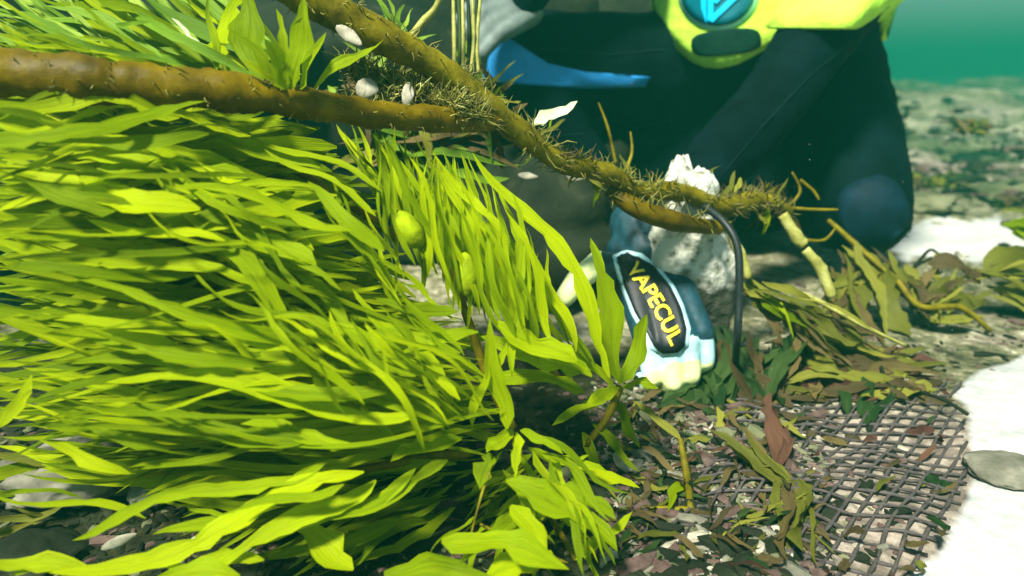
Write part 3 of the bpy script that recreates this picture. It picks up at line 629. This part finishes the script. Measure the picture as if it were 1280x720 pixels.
def make_body():
    bm = bmesh.new(); C = lambda a, ra, b_, rb: capsule(bm, a, ra, b_, rb)
    hip = P(968, 95, 1.34); chest = P(972, -130, 1.17); neck = P(966, -225, 1.10); head = P(958, -318, 1.01)
    for s in (-1, 1):
        C(hip+RT*0.075*s, 0.115, lerp(hip, chest, .5)+RT*0.055*s, 0.105); C(lerp(hip, chest, .5)+RT*0.055*s, .105, chest+RT*0.075*s, 0.115)
    sL, sR = P(815, -120, 1.14), P(1135, -110, 1.12)
    C(chest, .11, sL, .062); C(chest, .11, sR, .062); C(chest, .09, neck, .055); C(neck, .055, head, .07)
    C(head+Vector((0, .01, .02)), .088, head+Vector((0, -.02, -.03)), .074)                    # skull, jaw
    C(head+Vector((0, -.085, -.01)), .012, head+Vector((0, -.095, -.03)), .015)                 # nose
    # near leg (image right): kneeling on the seabed
    kR_ = P(1078, 262, 1.13); C(hip+RT*0.09, .11, kR_, .078); aR = Vector((kR_.x+.02, kR_.y+.40, .075)); C(kR_, .078, lerp(kR_, aR, .4), .064); C(lerp(kR_, aR, .4), .064, aR, .045)
    C(aR, .045, aR+Vector((.0, .13, -.03)), .035)
    # other leg (image left): knee raised to the left, shin folded back under
    kL_ = P(628, 72, 1.19); C(hip-RT*0.09, .112, lerp(hip, kL_, .55), .090); C(lerp(hip, kL_, .55), .090, kL_, .074)
    aL = P(765, 300, 1.26); aL.z = 0.07; C(kL_, .072, lerp(kL_, aL, .35), .066); C(lerp(kL_, aL, .35), .066, aL, .046)
    C(aL, .046, aL+Vector((-.05, -.14, -.03)), .036)
    C(hip+RT*.03, .11, P(955, 225, 1.36), .10); C(hip-RT*.05, .11, P(800, 225, 1.40), .10); C(P(955, 225, 1.36), .10, P(800, 225, 1.40), .09)
    # right-hand side arm reaching down to the glove
    el = P(955, 140, .99); wr = P(806, 300, .82)
    C(sR, .062, lerp(sR, el, .5), .055); C(lerp(sR, el, .5), .055, el, .046); C(el, .047, lerp(el, wr, .3), .046); C(lerp(el, wr, .3), .046, wr, .031)
    # other arm resting on the raised knee
    e2 = P(700, -110, 1.04); w2 = P(650, 8, 1.08)
    C(sL, .062, e2, .047); C(e2, .046, w2, .033)
    def wrinkle(v):
        w_ = 0.5+0.5*noise.noise(v*5); k_ = abs(noise.noise(Vector((v.x*16, v.y*16, v.z*34))))
        v = v - (v-Vector((.36, 1.2, v.z))).normalized()*0.018*k_*w_
        return v + Vector((noise.noise(v*14), noise.noise(v*14+Vector((9, 2, 4))), noise.noise(v*14+Vector((3, 7, 1)))))*0.006
    return remeshed('body', bm, 0.011, M['suit'], diver, 5, wrinkle)
body, BV, BF = make_body()
bvh_body = BVHTree.FromPolygons(BV, BF)
def cast(bvh, px, py, off, dflt=1.1):
    dr = (FWD + RT*((px-640)/F) + UPV*((360-py)/F)).normalized()
    h, nrm, _, dist = bvh.ray_cast(CAM, dr)
    if h is None: return None
    if nrm.dot(dr) > 0: nrm = -nrm
    return h + nrm*off
def patch(name, bvh, poly, mat, parent, off=0.003, rings=6, sub=4, centre=None, back=0.004):
    """closed panel laid onto a surface inside an outline; rim turned down so it has thickness"""
    pts = []
    for i in range(len(poly)):
        a, b_ = poly[i], poly[(i+1) % len(poly)]
        for j in range(sub): pts.append((lerp(a[0], b_[0], j/sub), lerp(a[1], b_[1], j/sub)))
    cx = sum(p[0] for p in pts)/len(pts) if centre is None else centre[0]; cy = sum(p[1] for p in pts)/len(pts) if centre is None else centre[1]
    n = len(pts); V = [cast(bvh, cx, cy, off)]; last = V[0]; Fc = []
    for r in range(1, rings+1):
        for k, (x, y) in enumerate(pts):
            v = cast(bvh, lerp(cx, x, r/rings), lerp(cy, y, r/rings), off)
            if v is None: v = V[-n] if r > 1 else V[0]
            V.append(v)
    for k, (x, y) in enumerate(pts):
        v = cast(bvh, x, y, off-back); V.append(v if v is not None else V[1+(rings-1)*n+k]+FWD*back)
    for k in range(n): Fc.append((0, 1+(k+1) % n, 1+k))
    for r in range(rings):
        for k in range(n):
            a = 1+r*n
            Fc.append((a+k, a+(k+1) % n, a+n+(k+1) % n, a+n+k))
    return mesh_obj(name, V, Fc, M[mat], parent), V, Fc
def ell(cx, cy, a, b_, rot=0, n=20, p=2.0):
    out = []
    for k in range(n):
        t = 2*math.pi*k/n; c, s = math.cos(t), math.sin(t)
        x = a*math.copysign(abs(c)**(2/p), c); y = b_*math.copysign(abs(s)**(2/p), s); r = R(rot)
        out.append((cx+x*math.cos(r)-y*math.sin(r), cy+x*math.sin(r)+y*math.cos(r)))
    return out
patch('blue_panel', bvh_body, [(597, 40), (640, 50), (680, 78), (740, 92), (812, 96), (806, 108), (730, 110), (660, 106), (598, 100)], 'suit_blue', body, 0.002)
patch('knee_pad', bvh_body, ell(1092, 268, 44, 46, -20, 20, 2.6), 'navy', body, 0.003, 5, 2)
# vest
def make_vest():
    hx = [780, 815, 822, 835, 860, 890, 925, 960, 1000, 1050, 1100, 1122, 1140]; hy = [-10, -5, 25, 50, 76, 88, 80, 60, 41, 33, 27, 8, -10]
    base = P(972, 40, 1.25); top = P(970, -210, 1.13); n = 48; V = []; rows = 14; shift = []
    for r in range(rows+1):
        t = r/rows; c = lerp(base, top, t)
        rx = lerp(.214, .205, t) * (1 - .05*math.sin(math.pi*t)); ry = lerp(.152, .15, t)
        if t > .85: rx *= 1-(t-.85)*2.6; ry *= 1-(t-.85)*1.6
        for k in range(n):
            a = 2*math.pi*k/n
            p = c + RT*math.cos(a)*rx + FWD*math.sin(a)*ry
            wob = 0.004*math.sin(a*5+t*9)+.003*math.sin(a*9+2+t*4)
            p += (RT*math.cos(a)+FWD*math.sin(a))*wob
            if r == 0:
                px, py, d = to_px(p)
                shift.append(-UPV*((interp(hx, hy, px)-py)*d/F) if math.sin(a) < 0.25 else Vector())
            V.append(p + shift[k]*(1-smooth(0, .35, t)))
    # inner hem lip gives the cloth its thickness
    for k in range(n):
        p = V[k]; c = base; q = p - (RT*(p-c).dot(RT) + FWD*(p-c).dot(FWD))*0.05; V.append(q + UPV*0.004)
    Fc = [(r*n+k, r*n+(k+1) % n, (r+1)*n+(k+1) % n, (r+1)*n+k) for r in range(rows) for k in range(n)]
    L = (rows+1)*n
    Fc += [(L+k, L+(k+1) % n, (k+1) % n, k) for k in range(n)]
    return mesh_obj('vest', V, Fc, M['neon'], diver), V, Fc
vest, VV, VF = make_vest()
bvh_v = BVHTree.FromPolygons(VV, VF)
def sleeve():
    a, e = P(1135, -110, 1.12), P(955, 140, .99); V = []; n = 28; rows = 10
    ax = (e-a).normalized(); u = ax.cross(FWD).normalized(); w = ax.cross(u)
    for r in range(rows+1):
        t = r/rows; c = lerp(a, e, t*0.70)
        for k in range(n):
            an = 2*math.pi*k/n; rr = lerp(.072, .071, t)*(1+.03*math.sin(an*4+t*8)+.02*math.sin(an*7+t*5))
            V.append(c+(u*math.cos(an)+w*math.sin(an))*rr)
    for k in range(n):      # the hem lies level round the arm
        px, py, d = to_px(V[rows*n+k]); sft = -UPV*((34-py)*d/F)
        for r in range(rows+1): V[r*n+k] = V[r*n+k] + sft*(r/rows)**2
    for k in range(n): V.append(V[rows*n+k]*1.0 - (V[rows*n+k]-lerp(a, e, .70))*.1)
    Fc = [(r*n+k, r*n+(k+1) % n, (r+1)*n+(k+1) % n, (r+1)*n+k) for r in range(rows+1) for k in range(n)]
    mesh_obj('sleeve', V, Fc, M['neon'], vest)
sleeve()
patch('emblem_ring', bvh_v, ell(898, -10, 50, 48, 0, 28), 'pale_ring', vest, 0.003, 5, 2)
em, EV, EF = patch('emblem_disc', bvh_v, ell(898, -11, 45, 44, 0, 28), 'teal_disc', vest, 0.006, 5, 2)
bvh_e = BVHTree.FromPolygons(EV, EF)
def stroke(name, bvh, pts, w, mat, parent, off=0.003):
    V, Fc = [], []
    for i in range(len(pts)-1):
        a, b_ = pts[i], pts[i+1]; L = math.hypot(b_[0]-a[0], b_[1]-a[1]); nx, ny = -(b_[1]-a[1])/L*w/2, (b_[0]-a[0])/L*w/2
        o_ = len(V)
        for j in range(5):
            x, y = lerp(a[0], b_[0], j/4), lerp(a[1], b_[1], j/4)
            for s in (-1, 1):
                v = cast(bvh, x+nx*s, y+ny*s, off)
                V.append(v if v is not None else (V[-2] if len(V) > 1 else P(x, y, 1.15)))
        for j in range(4): Fc.append((o_+j*2, o_+j*2+1, o_+j*2+3, o_+j*2+2))
    return mesh_obj(name, V, Fc, M[mat], parent)
stroke('emblem_mark', bvh_e, [(880, -48), (881, 30)], 6, 'cyan', em)
stroke('emblem_mark', bvh_e, [(889, -30), (889, 26), (922, -6), (930, -30)], 7, 'cyan', em)
stroke('emblem_mark', bvh_e, [(895, -26), (895, 4), (914, -16), (916, -30)], 3.5, 'cyan', em)
patch('pocket', bvh_v, ell(908, 53, 43, 16, -6, 24, 3.2), 'pocket', vest, 0.003, 5, 2)

# raised seams of the suit
for ln in ([(1062, 52), (1010, 96), (950, 160), (905, 214), (862, 262)], [(830, 62), (760, 68), (700, 62), (650, 60)], [(840, 150), (760, 165), (690, 170)]):
    stroke('seam', bvh_body, ln, 2.0, 'seam', body, 0.0015)
# grey glove on the raised knee
def grey_glove():
    bm = bmesh.new(); C = lambda a, ra, b_, rb: capsule(bm, a, ra, b_, rb, 10)
    w = P(655, 4, 1.08); k0 = P(608, 24, 1.05)
    ax = (k0-w).normalized(); acr = ax.cross(FWD).normalized()
    for i in range(4):
        kn = k0 + acr*(i-1.5)*0.019; C(w+acr*(i-1.5)*0.012, .02, kn, .013)
        q1 = kn + (ax*0.6+FWD*0.1-UPV*0.3).normalized()*0.035; q2 = q1 + (FWD*0.8-UPV*0.5+ax*.1).normalized()*.028; C(kn, .0125, q1, .0105); C(q1, .0105, q2, .009)
    t0 = lerp(w, k0, .35)-acr*.02; C(t0, .014, t0+(-UPV*.8+ax*.5).normalized()*.045, .010)
    return remeshed('glove', bm, 0.004, M['glove_grey'], diver, 4)
gg, _, _ = grey_glove(); gg['label'] = 'grey glove resting on the raised knee'

# dark glove with pale fingers, black pad and yellow lettering
def make_glove():
    bm = bmesh.new(); C = lambda a, ra, b_, rb: capsule(bm, a, ra, b_, rb, 12)
    w = P(803, 306, .81); kc = P(848, 425, .735)
    ax = (kc-w).normalized(); nrm = -(FWD*0.85 - UPV*0.5); nrm = (nrm-ax*nrm.dot(ax)).normalized(); acr = ax.cross(nrm).normalized()
    if acr.dot(RT) < 0: acr = -acr
    C(w-ax*.03, .030, w+ax*.01, .029)
    for i, (ln, dx) in enumerate([(.046, -.006), (.05, .002), (.047, 0), (.038, -.008)]):
        o_ = (i-1.5)*0.0195; kn = kc + acr*o_ + ax*dx - nrm*(0.004+0.003*abs(i-1.5))
        C(w+acr*(i-1.5)*0.013-nrm*.008, .022, kn, .0135)
        d1 = (ax*0.75-nrm*0.65).normalized(); d2 = (-nrm*0.95-ax*0.1).normalized(); d3 = (-nrm*.4-ax*.9).normalized()
        q1 = kn+d1*ln*.75; q2 = q1+d2*ln*.7; q3 = q2+d3*ln*.5
        C(kn, .0125, q1, .0102); C(q1, .0102, q2, .0094); C(q2, .0094, q3, .0085)
    t0 = w+ax*.025-acr*.022-nrm*.01; t1 = P(748, 330, .755); t2 = P(722, 350, .74); t3 = P(706, 372, .735)
    C(t0, .019, t1, .0145); C(t1, .0135, t2, .0125); C(t2, .0125, t3, .0105)
    ob, V, Fc = remeshed('glove', bm, 0.0028, [M['glove_dark'], M['glove_pale'], M['trim']], diver, 4)
    fm = []
    for f in Fc:
        c = sum((V[i] for i in f), Vector())/len(f)
        s = (c-kc).dot(ax); a_ = (c-kc).dot(acr); px, py, _ = to_px(c)
        if px < 752 and s < .02: fm.append(1)
        elif s > 0.020: fm.append(1)
        elif s > 0.004 - 0.15*abs(a_-.03): fm.append(2)
        else: fm.append(0)
    ob.data.polygons.foreach_set('material_index', fm)
    return ob, V, Fc
glove, GV, GF = make_glove(); glove['label'] = 'dark glove with pale finger ends, black pad and yellow letters'
bvh_g = BVHTree.FromPolygons(GV, GF)
pad_poly = [(770, 322), (784, 318), (800, 321), (818, 335), (838, 360), (850, 385), (858, 412), (856, 430), (845, 440), (830, 441), (816, 432), (806, 412), (794, 390), (783, 362), (775, 340)]
def grow(poly, k):
    cx = sum(p[0] for p in poly)/len(poly); cy = sum(p[1] for p in poly)/len(poly); out = []
    for i in range(len(poly)):
        a, b_ = poly[i-1], poly[(i+1) % len(poly)]; dx, dy = b_[0]-a[0], b_[1]-a[1]; L = math.hypot(dx, dy); nx, ny = dy/L, -dx/L
        if nx*(poly[i][0]-cx)+ny*(poly[i][1]-cy) < 0: nx, ny = -nx, -ny
        out.append((poly[i][0]+nx*k, poly[i][1]+ny*k))
    return out
patch('trim', bvh_g, grow(pad_poly, 5), 'trim', glove, 0.0012, 6, 3, back=0.003)
pd, PV_, PF_ = patch('pad', bvh_g, pad_poly, 'pad', glove, 0.0032, 6, 3, back=0.003)
bvh_p = BVHTree.FromPolygons(PV_, PF_)
def lettering(text, p0, p1, hgt, bow):
    cu = bpy.data.curves.new('t', 'FONT'); cu.body = text; cu.size = 1; cu.resolution_u = 3; cu.offset = 0.018
    o = bpy.data.objects.new('t', cu); COL.objects.link(o)
    dg = bpy.context.evaluated_depsgraph_get(); dg.update(); me = bpy.data.meshes.new_from_object(o.evaluated_get(dg))
    bm = bmesh.new(); bm.from_mesh(me); bmesh.ops.triangulate(bm, faces=bm.faces)
    bmesh.ops.subdivide_edges(bm, edges=[e for e in bm.edges if e.calc_length() > .25], cuts=2)
    xs = [v.co.x for v in bm.verts]; x0, x1 = min(xs), max(xs); ys = [v.co.y for v in bm.verts]; y0, y1 = min(ys), max(ys)
    V = []
    dx, dy = p1[0]-p0[0], p1[1]-p0[1]; L = math.hypot(dx, dy); nx, ny = dy/L, -dx/L
    for v in bm.verts:
        u = (v.co.x-x0)/(x1-x0); q = (v.co.y-y0)/(y1-y0)-.5; bo = bow*math.sin(math.pi*u)
        px, py = p0[0]+dx*u+nx*(q*hgt+bo), p0[1]+dy*u+ny*(q*hgt+bo)
        c = cast(bvh_p, px, py, .0022); V.append(c if c is not None else P(px, py, .73))
    Fc = [tuple(v.index for v in f.verts) for f in bm.faces]; bm.free(); bpy.data.objects.remove(o); bpy.data.curves.remove(cu); bpy.data.meshes.remove(me)
    return mesh_obj('lettering', V, Fc, M['yellow'], glove, smooth_sh=False)
lettering('VAPECUL', (788, 331), (846, 428), 19, 4)

# black cord hanging beside the glove
def cord():
    pts = spline([P(880, 258, .74), P(905, 278, .72), P(922, 310, .71), P(924, 370, .71), P(921, 430, .72), G(918, 470)], 8)
    V, Fc = tube(pts, [5*.71/F]*len(pts), 6); o = mesh_obj('cord', V, Fc, M['cord'], base=G(918, 470)); tag(o, 'black cord hanging straight down right of the glove', 'cord')
cord()

# ---------------------------------------------------------------- net on the sand
def make_net():
    A, B, Cc, D = G(900, 500), G(1260, 470), G(1260, 755), G(820, 755)
    net = thing('net', G(1080, 610), 'dark knotted mesh net spread on pale shell sand at lower right', 'net')
    def pt(u, v):
        p = lerp(lerp(A, B, u), lerp(D, Cc, u), v); p = p + Vector((  .004*noise.noise(Vector((u*5, v*5, 1))), .004*noise.noise(Vector((u*7, v*7, 5))), 0))
        return Vector((p.x, p.y, gh(p.x, p.y)+.0025+.007*noise.noise(Vector((u*4, v*4, 3)))))
    n1, n2 = 16, 22
    def run(f, nm):
        pts = [f(i/40) for i in range(41)]
        pts = [q for q in pts if to_px(q)[0] < interp([430, 465, 490, 525, 600, 680, 720], [1275, 1220, 1185, 1205, 1212, 1175, 1135], to_px(q)[1])+rnd(-6, 8)]
        if len(pts) < 4: return
        V0 = pts
        V, Fc = tube(pts, [.0017*(1+.3*math.sin(i*2.1)+.3*noise.noise(Vector((i*.4, len(V0), 1)))) for i in range(len(pts))], 6, 0.8, .12); mesh_obj('cord', V, Fc, M['net'], net)
    for i in range(n1+1): run(lambda t, i=i: pt(i/n1-(t-.5)*.42, t), 'cord')
    for j in range(n2+1): run(lambda t, j=j: pt(t, j/n2+(t-.5)*.22), 'cord')
make_net()

# ---------------------------------------------------------------- gravel, shells, seaweed scraps
def gravel():
    tmpl = []
    for s in range(6):
        bm = bmesh.new(); bmesh.ops.create_icosphere(bm, subdivisions=1, radius=1)
        for v in bm.verts: v.co *= 1+.7*noise.noise(v.co*1.5+Vector((s*4, 1, 2)))
        tmpl.append(([v.co.copy() for v in bm.verts], [tuple(v.index for v in f.verts) for f in bm.faces])); bm.free()
    V, Fc, fm = [], [], []
    for _ in range(10500):
        u = random.random()
        if u > .90:
            p = G(rnd(1080, 1300), lerp(118, 345, random.random()**1.3))
            if to_px(p)[1] > 262 and random.random() < .9: continue
        elif u < .62: p = G(rnd(740, 1130), 470+260*random.random()**.8)
        elif u < .85: p = G(rnd(-40, 760), rnd(480, 735))
        else: p = G(rnd(960, 1290), rnd(345, 500))
        px, py, d = to_px(p)
        if py > 440 and px > interp([430, 465, 490, 525, 600, 680, 720], [1275, 1220, 1185, 1205, 1212, 1175, 1135], py)+18*random.gauss(0, 1): continue
        if px > 990+rnd(0, 60) and py > 500 and random.random() < .93: continue
        r = rnd(.0014, .0045)*(2.2 if random.random() < .06 else 1); r *= max(1, d*1.7) if py < 346 else 1; tv, tf = random.choice(tmpl); a = rnd(0, 6.3); ca, sa = math.cos(a), math.sin(a)
        sx, sy, sz = r*rnd(.7, 2.4), r*rnd(.5, 1.0), r*rnd(.25, .7); o_ = len(V)
        for v in tv:
            x, y, z = v.x*sx, v.y*sy, v.z*sz; V.append((p.x+x*ca-y*sa, p.y+x*sa+y*ca, p.z+z+sz*.4))
        k = random.choice([0, 0, 0, 0, 0, 0, 4, 3] if px < 740 else [0, 0, 0, 0, 0, 0, 0, 0, 1, 1, 3, 3, 3, 3, 4, 4] if random.random() < .96 else [2]); Fc += [tuple(i+o_ for i in f) for f in tf]; fm += [k]*len(tf)
    mesh_obj('gravel', V, Fc, [M['rock_dark'], M['rock'], M['shell'], M['g_pink'], M['rock_olive']], smooth_sh=False, kind='stuff', fm=fm)
M['g_pink'] = rocky('pink_gravel', [(0.3, (0.035, 0.02, 0.018)), (0.6, (0.10, 0.065, 0.055)), (0.8, (0.24, 0.18, 0.14))], 60, 0.8)
gravel()

def shell_piece(px, py, d, w, h, rot, label, group=None):
    c = P(px, py, d); bm = bmesh.new(); bmesh.ops.create_uvsphere(bm, u_segments=12, v_segments=8, radius=1)
    a = R(rot); ax = RT*math.cos(a)-UPV*math.sin(a); sd_ = UPV*math.cos(a)+RT*math.sin(a); V = []
    for v in bm.verts:
        k = 1-.45*max(0, v.co.x)+.08*noise.noise(v.co*3+Vector((px, py, 0)))
        V.append(c+(ax*v.co.x*w/2+sd_*v.co.y*h/2*k-FWD*(v.co.z*h*.28*k+.2*h*(v.co.x**2)))*d/F)
    Fc = [tuple(v.index for v in f.verts) for f in bm.faces]; bm.free()
    tag(mesh_obj('shell', V, Fc, M['shell'], base=c), label, 'shell', group)
shell_piece(437, 45, .53, 42, 18, 38, 'pale slipper shaped shell lodged on the diagonal stem at the top', 'pale shells among the weed')
shell_piece(511, 120, .565, 16, 36, 4, 'upright white shell standing between the two brown stems', 'pale shells among the weed')
shell_piece(460, 112, .56, 30, 30, 10, 'dull greenish round shell left of the upright white shell', 'pale shells among the weed')
shell_piece(720, 218, .72, 26, 24, 20, 'small bright white shell under the diagonal stem', 'pale shells among the weed')
shell_piece(660, 220, .74, 26, 10, 5, 'thin white shell sliver left of the small bright white shell', 'pale shells among the weed')
shell_piece(776, 578, .62, 30, 14, 55, 'bright white shell in the gravel beside the bent yellow stem', 'pale shells among the weed')
shell_piece(812, 610, .62, 24, 14, 30, 'white shell chip lying against the bent yellow stem', 'pale shells among the weed')
shell_piece(150, 676, .48, 50, 14, -24, 'long white shell under the kelp at lower left', 'pale shells among the weed')
shell_piece(247, 674, .47, 16, 9, 0, 'tiny cream shell chip right of the long white shell', 'pale shells among the weed')

def weed(name, label, base, blades, stems=(), cat='seaweed', group=None):
    t = thing(name, P(*base), label, cat, group)
    for s in stems: stipe_part(t, s[0], s[1], s[2], 6, 5, name='stem')
    for a in list(blades):
        if a[6] > 26 and name == 'olive_seaweed':
            blade(t, *a[:6], a[6]*.6, mat=a[7], bx=a[8] if len(a) > 8 else 0, by=a[9] if len(a) > 9 else 0, roll=rnd(-.6, .6), jag=.3)
            for _ in range(6): blade(t, a[0]+rnd(-14, 14), a[1]+rnd(-10, 10), a[2]+rnd(-.02, .02), a[3]+rnd(-45, 45), a[4]+rnd(-24, 24), a[5]+rnd(-.03, .03), rnd(5, 15), mat=random.choice([a[7], 'olive', 'brown_leaf']), by=rnd(-14, 14), roll=rnd(-.6, .6), jag=.3)
        else: blade(t, *a[:7], mat=a[7], bx=a[8] if len(a) > 8 else 0, by=a[9] if len(a) > 9 else 0, roll=rnd(-.3, .3), jag=.2)
    return t
weed('olive_seaweed', 'broad olive seaweed with a bent pale stem lying below the knee', (1060, 380, 1.0),
     [(1060, 310, 1.0, 1140, 420, .95, 60, 'olive', 8, 8), (1040, 340, 1.0, 1080, 430, .95, 56, 'olive'), (1100, 330, .98, 1020, 400, .95, 46, 'olive'), (1150, 385, .95, 1210, 345, .98, 50, 'olive', 0, -14), (1150, 385, .95, 1235, 380, .95, 44, 'olive', 0, -16),
      (1170, 400, .93, 1130, 330, 1.0, 40, 'olive')],
     [([(1035, 275, 1.0), (1080, 315, .98), (1120, 350, .95), (1150, 383, .93), (1200, 384, .93), (1238, 414, .93)], [3, 4, 4, 4, 4, 3], 'stipe_olive')])
weed('olive_seaweed', 'yellowish olive frond with a straight midrib right of the black cord', (940, 370, .8),
     [(930, 355, .80, 1060, 430, .78, 46, 'olive'), (940, 360, .79, 1010, 410, .77, 28, 'kelp_deep'), (1000, 400, .8, 1100, 440, .8, 44, 'olive', 0, 6), (980, 380, .82, 1040, 450, .8, 40, 'olive')],
     [([(985, 360, .80), (1030, 380, .79), (1075, 405, .78), (1132, 432, .78)], [4, 3.5, 3, 2], 'stipe_pale')])
weed('olive_seaweed', 'olive frond at the right edge curling over the white sand strip', (1275, 345, 1.0),
     [(1230, 340, 1.0, 1330, 345, .98, 60, 'olive', 0, -30), (1260, 285, 1.1, 1340, 300, 1.1, 50, 'kelp_deep', 0, -6), (1160, 330, 1.0, 1240, 350, 1.0, 26, 'brown_leaf', 0, -12), (1240, 360, 1.0, 1320, 390, 1., 30, 'olive')])
weed('olive_seaweed', 'single olive blade lying on the gravel left of the net', (985, 605, .62), [(990, 610, .62, 905, 552, .62, 36, 'olive', 6, -8), (985, 600, .62, 925, 590, .62, 14, 'brown_leaf')])
weed('olive_seaweed', 'olive blade hanging over the net edge at bottom', (1000, 690, .58), [(990, 600, .6, 1004, 690, .57, 50, 'olive', 6, 0), (985, 620, .6, 1040, 680, .58, 22, 'brown_leaf')])
weed('green_seaweed', 'dark green weed tuft growing under the glove', (880, 500, .78),
     [(880+rnd(-60, 70), 505+rnd(-12, 10), .78, 880+rnd(-80, 90), 430+rnd(-20, 40), .80, rnd(14, 30), 'green_deep', rnd(-12, 12), 0) for _ in range(26)])
weed('green_seaweed', 'dark green strap of weed standing in the gravel behind the net', (1085, 530, .75), [(1085, 530, .74, 1078, 470, .76, 18, 'green_deep'), (1090, 530, .74, 1120, 480, .75, 10, 'green_deep'), (1060, 520, .75, 1040, 470, .77, 14, 'green_deep')])
weed('red_seaweed', 'red brown weed strip standing left of the net', (968, 585, .66), [(970, 585, .66, 962, 490, .70, 22, 'red_leaf', 6, 0), (972, 585, .66, 985, 530, .67, 12, 'red_leaf')])
weed('brown_seaweed', 'tangle of brown weed strips below the olive fronds', (1060, 480, .85),
     [(rnd(950, 1180), rnd(440, 500), .86, rnd(950, 1200), rnd(425, 500), .86, rnd(8, 22), random.choice(['brown_leaf', 'brown_leaf', 'olive', 'red_leaf']), rnd(-10, 10), rnd(-12, 12)) for _ in range(90)])
weed('brown_seaweed', 'dark twigs and strips tangled in the gravel right of the kelp', (860, 650, .58),
     [(x, y, .9, x+rnd(-60, 60), y+rnd(-34, 34), .9, rnd(3, 10), random.choice(['brown_leaf', 'brown_leaf', 'red_leaf', 'olive', 'green_deep']), rnd(-10, 10), rnd(-10, 10)) for x, y in [(rnd(770, 990), rnd(490, 715)) for _ in range(130)]])
weed('brown_seaweed', 'dark weed filling the gap under the brown stems at top', (540, 190, .72),
     [(rnd(400, 660), rnd(60, 240), .74, rnd(400, 660), rnd(40, 240), .72, rnd(8, 18), random.choice(['brown_leaf', 'olive', 'kelp_dark']), rnd(-10, 10), rnd(-10, 10)) for _ in range(50)])
weed('brown_seaweed', 'loose brown and olive scraps scattered over the net', (1090, 610, .6),
     [(x, y, .9, x+rnd(-40, 40), y+rnd(-22, 22), .9, rnd(5, 14), random.choice(['brown_leaf', 'olive', 'brown_leaf', 'green_deep', 'red_leaf']), rnd(-8, 8), rnd(-8, 8)) for x, y in [(rnd(960, 1190), rnd(500, 715)) for _ in range(34)]])
weed('green_seaweed', 'deep green weed clump between the black cord and the olive fronds', (930, 470, .8),
     [(940+rnd(-40, 60), 490+rnd(-20, 20), .8, 930+rnd(-60, 90), 420+rnd(-20, 40), .80, rnd(10, 24), random.choice(['green_deep', 'green_deep', 'brown_leaf']), rnd(-12, 12), 0) for _ in range(30)])
for (wx, wy), lab in zip([(1165, 232), (1245, 205), (1120, 178), (1215, 165), (1270, 262)], ['hazy dark weed clump on the far seabed just right of the diver', 'hazy dark weed clump right of the middle pale patch', 'hazy dark weed clump near the top of the diver knee', 'smallest hazy weed clump far out under the green water', 'hazy dark weed clump above the white sand at the right edge']):
    dd = to_px(G(wx, wy))[2]
    weed('far_seaweed', lab, (wx, wy, dd), [(wx+rnd(-26, 26), wy+rnd(-3, 4), dd-rnd(0, .08), wx+rnd(-50, 50), wy-rnd(2, 20), dd-rnd(0, .1), rnd(4, 10), random.choice(['brown_leaf', 'olive', 'green_deep']), rnd(-8, 8), rnd(-4, 4)) for _ in range(22)])
weed('twig', 'dark forked twig poking over the white sand left edge', (1130, 470, .8), [], [([(1210, 518, .68), (1180, 500, .70), (1150, 490, .72)], [2.5, 2.5, 2], 'rock_dark'), ([(1130, 505, .74), (1108, 478, .76), (1100, 455, .78)], [3, 3, 2], 'rock_dark'), ([(1108, 490, .75), (1128, 476, .76)], [3, 2], 'rock_dark')], cat='twig')
weed('twig', 'fan of thin dark twigs against the white sand beside the knee', (1140, 345, 1.05), [], [([(1135, 345, 1.05), (1150, 325, 1.05), (1165, 312, 1.05), (1182, 330, 1.03)], [2.5, 2.5, 2, 2], 'rock_dark'), ([(1140, 335, 1.05), (1165, 322, 1.05)], [2, 2], 'rock_dark'), ([(1142, 350, 1.05), (1178, 340, 1.04)], [2, 2], 'rock_dark')], cat='twig')

# specks drifting in the water
def specks():
    V, Fc = [], []
    for _ in range(160):
        d = rnd(.45, 1.8); p = P(rnd(-20, 1300), rnd(-20, 700), d)
        if p.z < .02 or p.z > 1.2: continue
        r = rnd(.0002, .0005); o_ = len(V)
        V += [p+Vector(q)*r*rnd(.7, 1.6) for q in ((1, 0, 0), (-1, 0, 0), (0, 1, 0), (0, -1, 0), (0, 0, 1), (0, 0, -1))]
        Fc += [tuple(a+o_ for a in f) for f in ((0, 2, 4), (2, 1, 4), (1, 3, 4), (3, 0, 4), (2, 0, 5), (1, 2, 5), (3, 1, 5), (0, 3, 5))]
    mesh_obj('drifting_specks', V, Fc, M['shell'], kind='stuff')
specks()
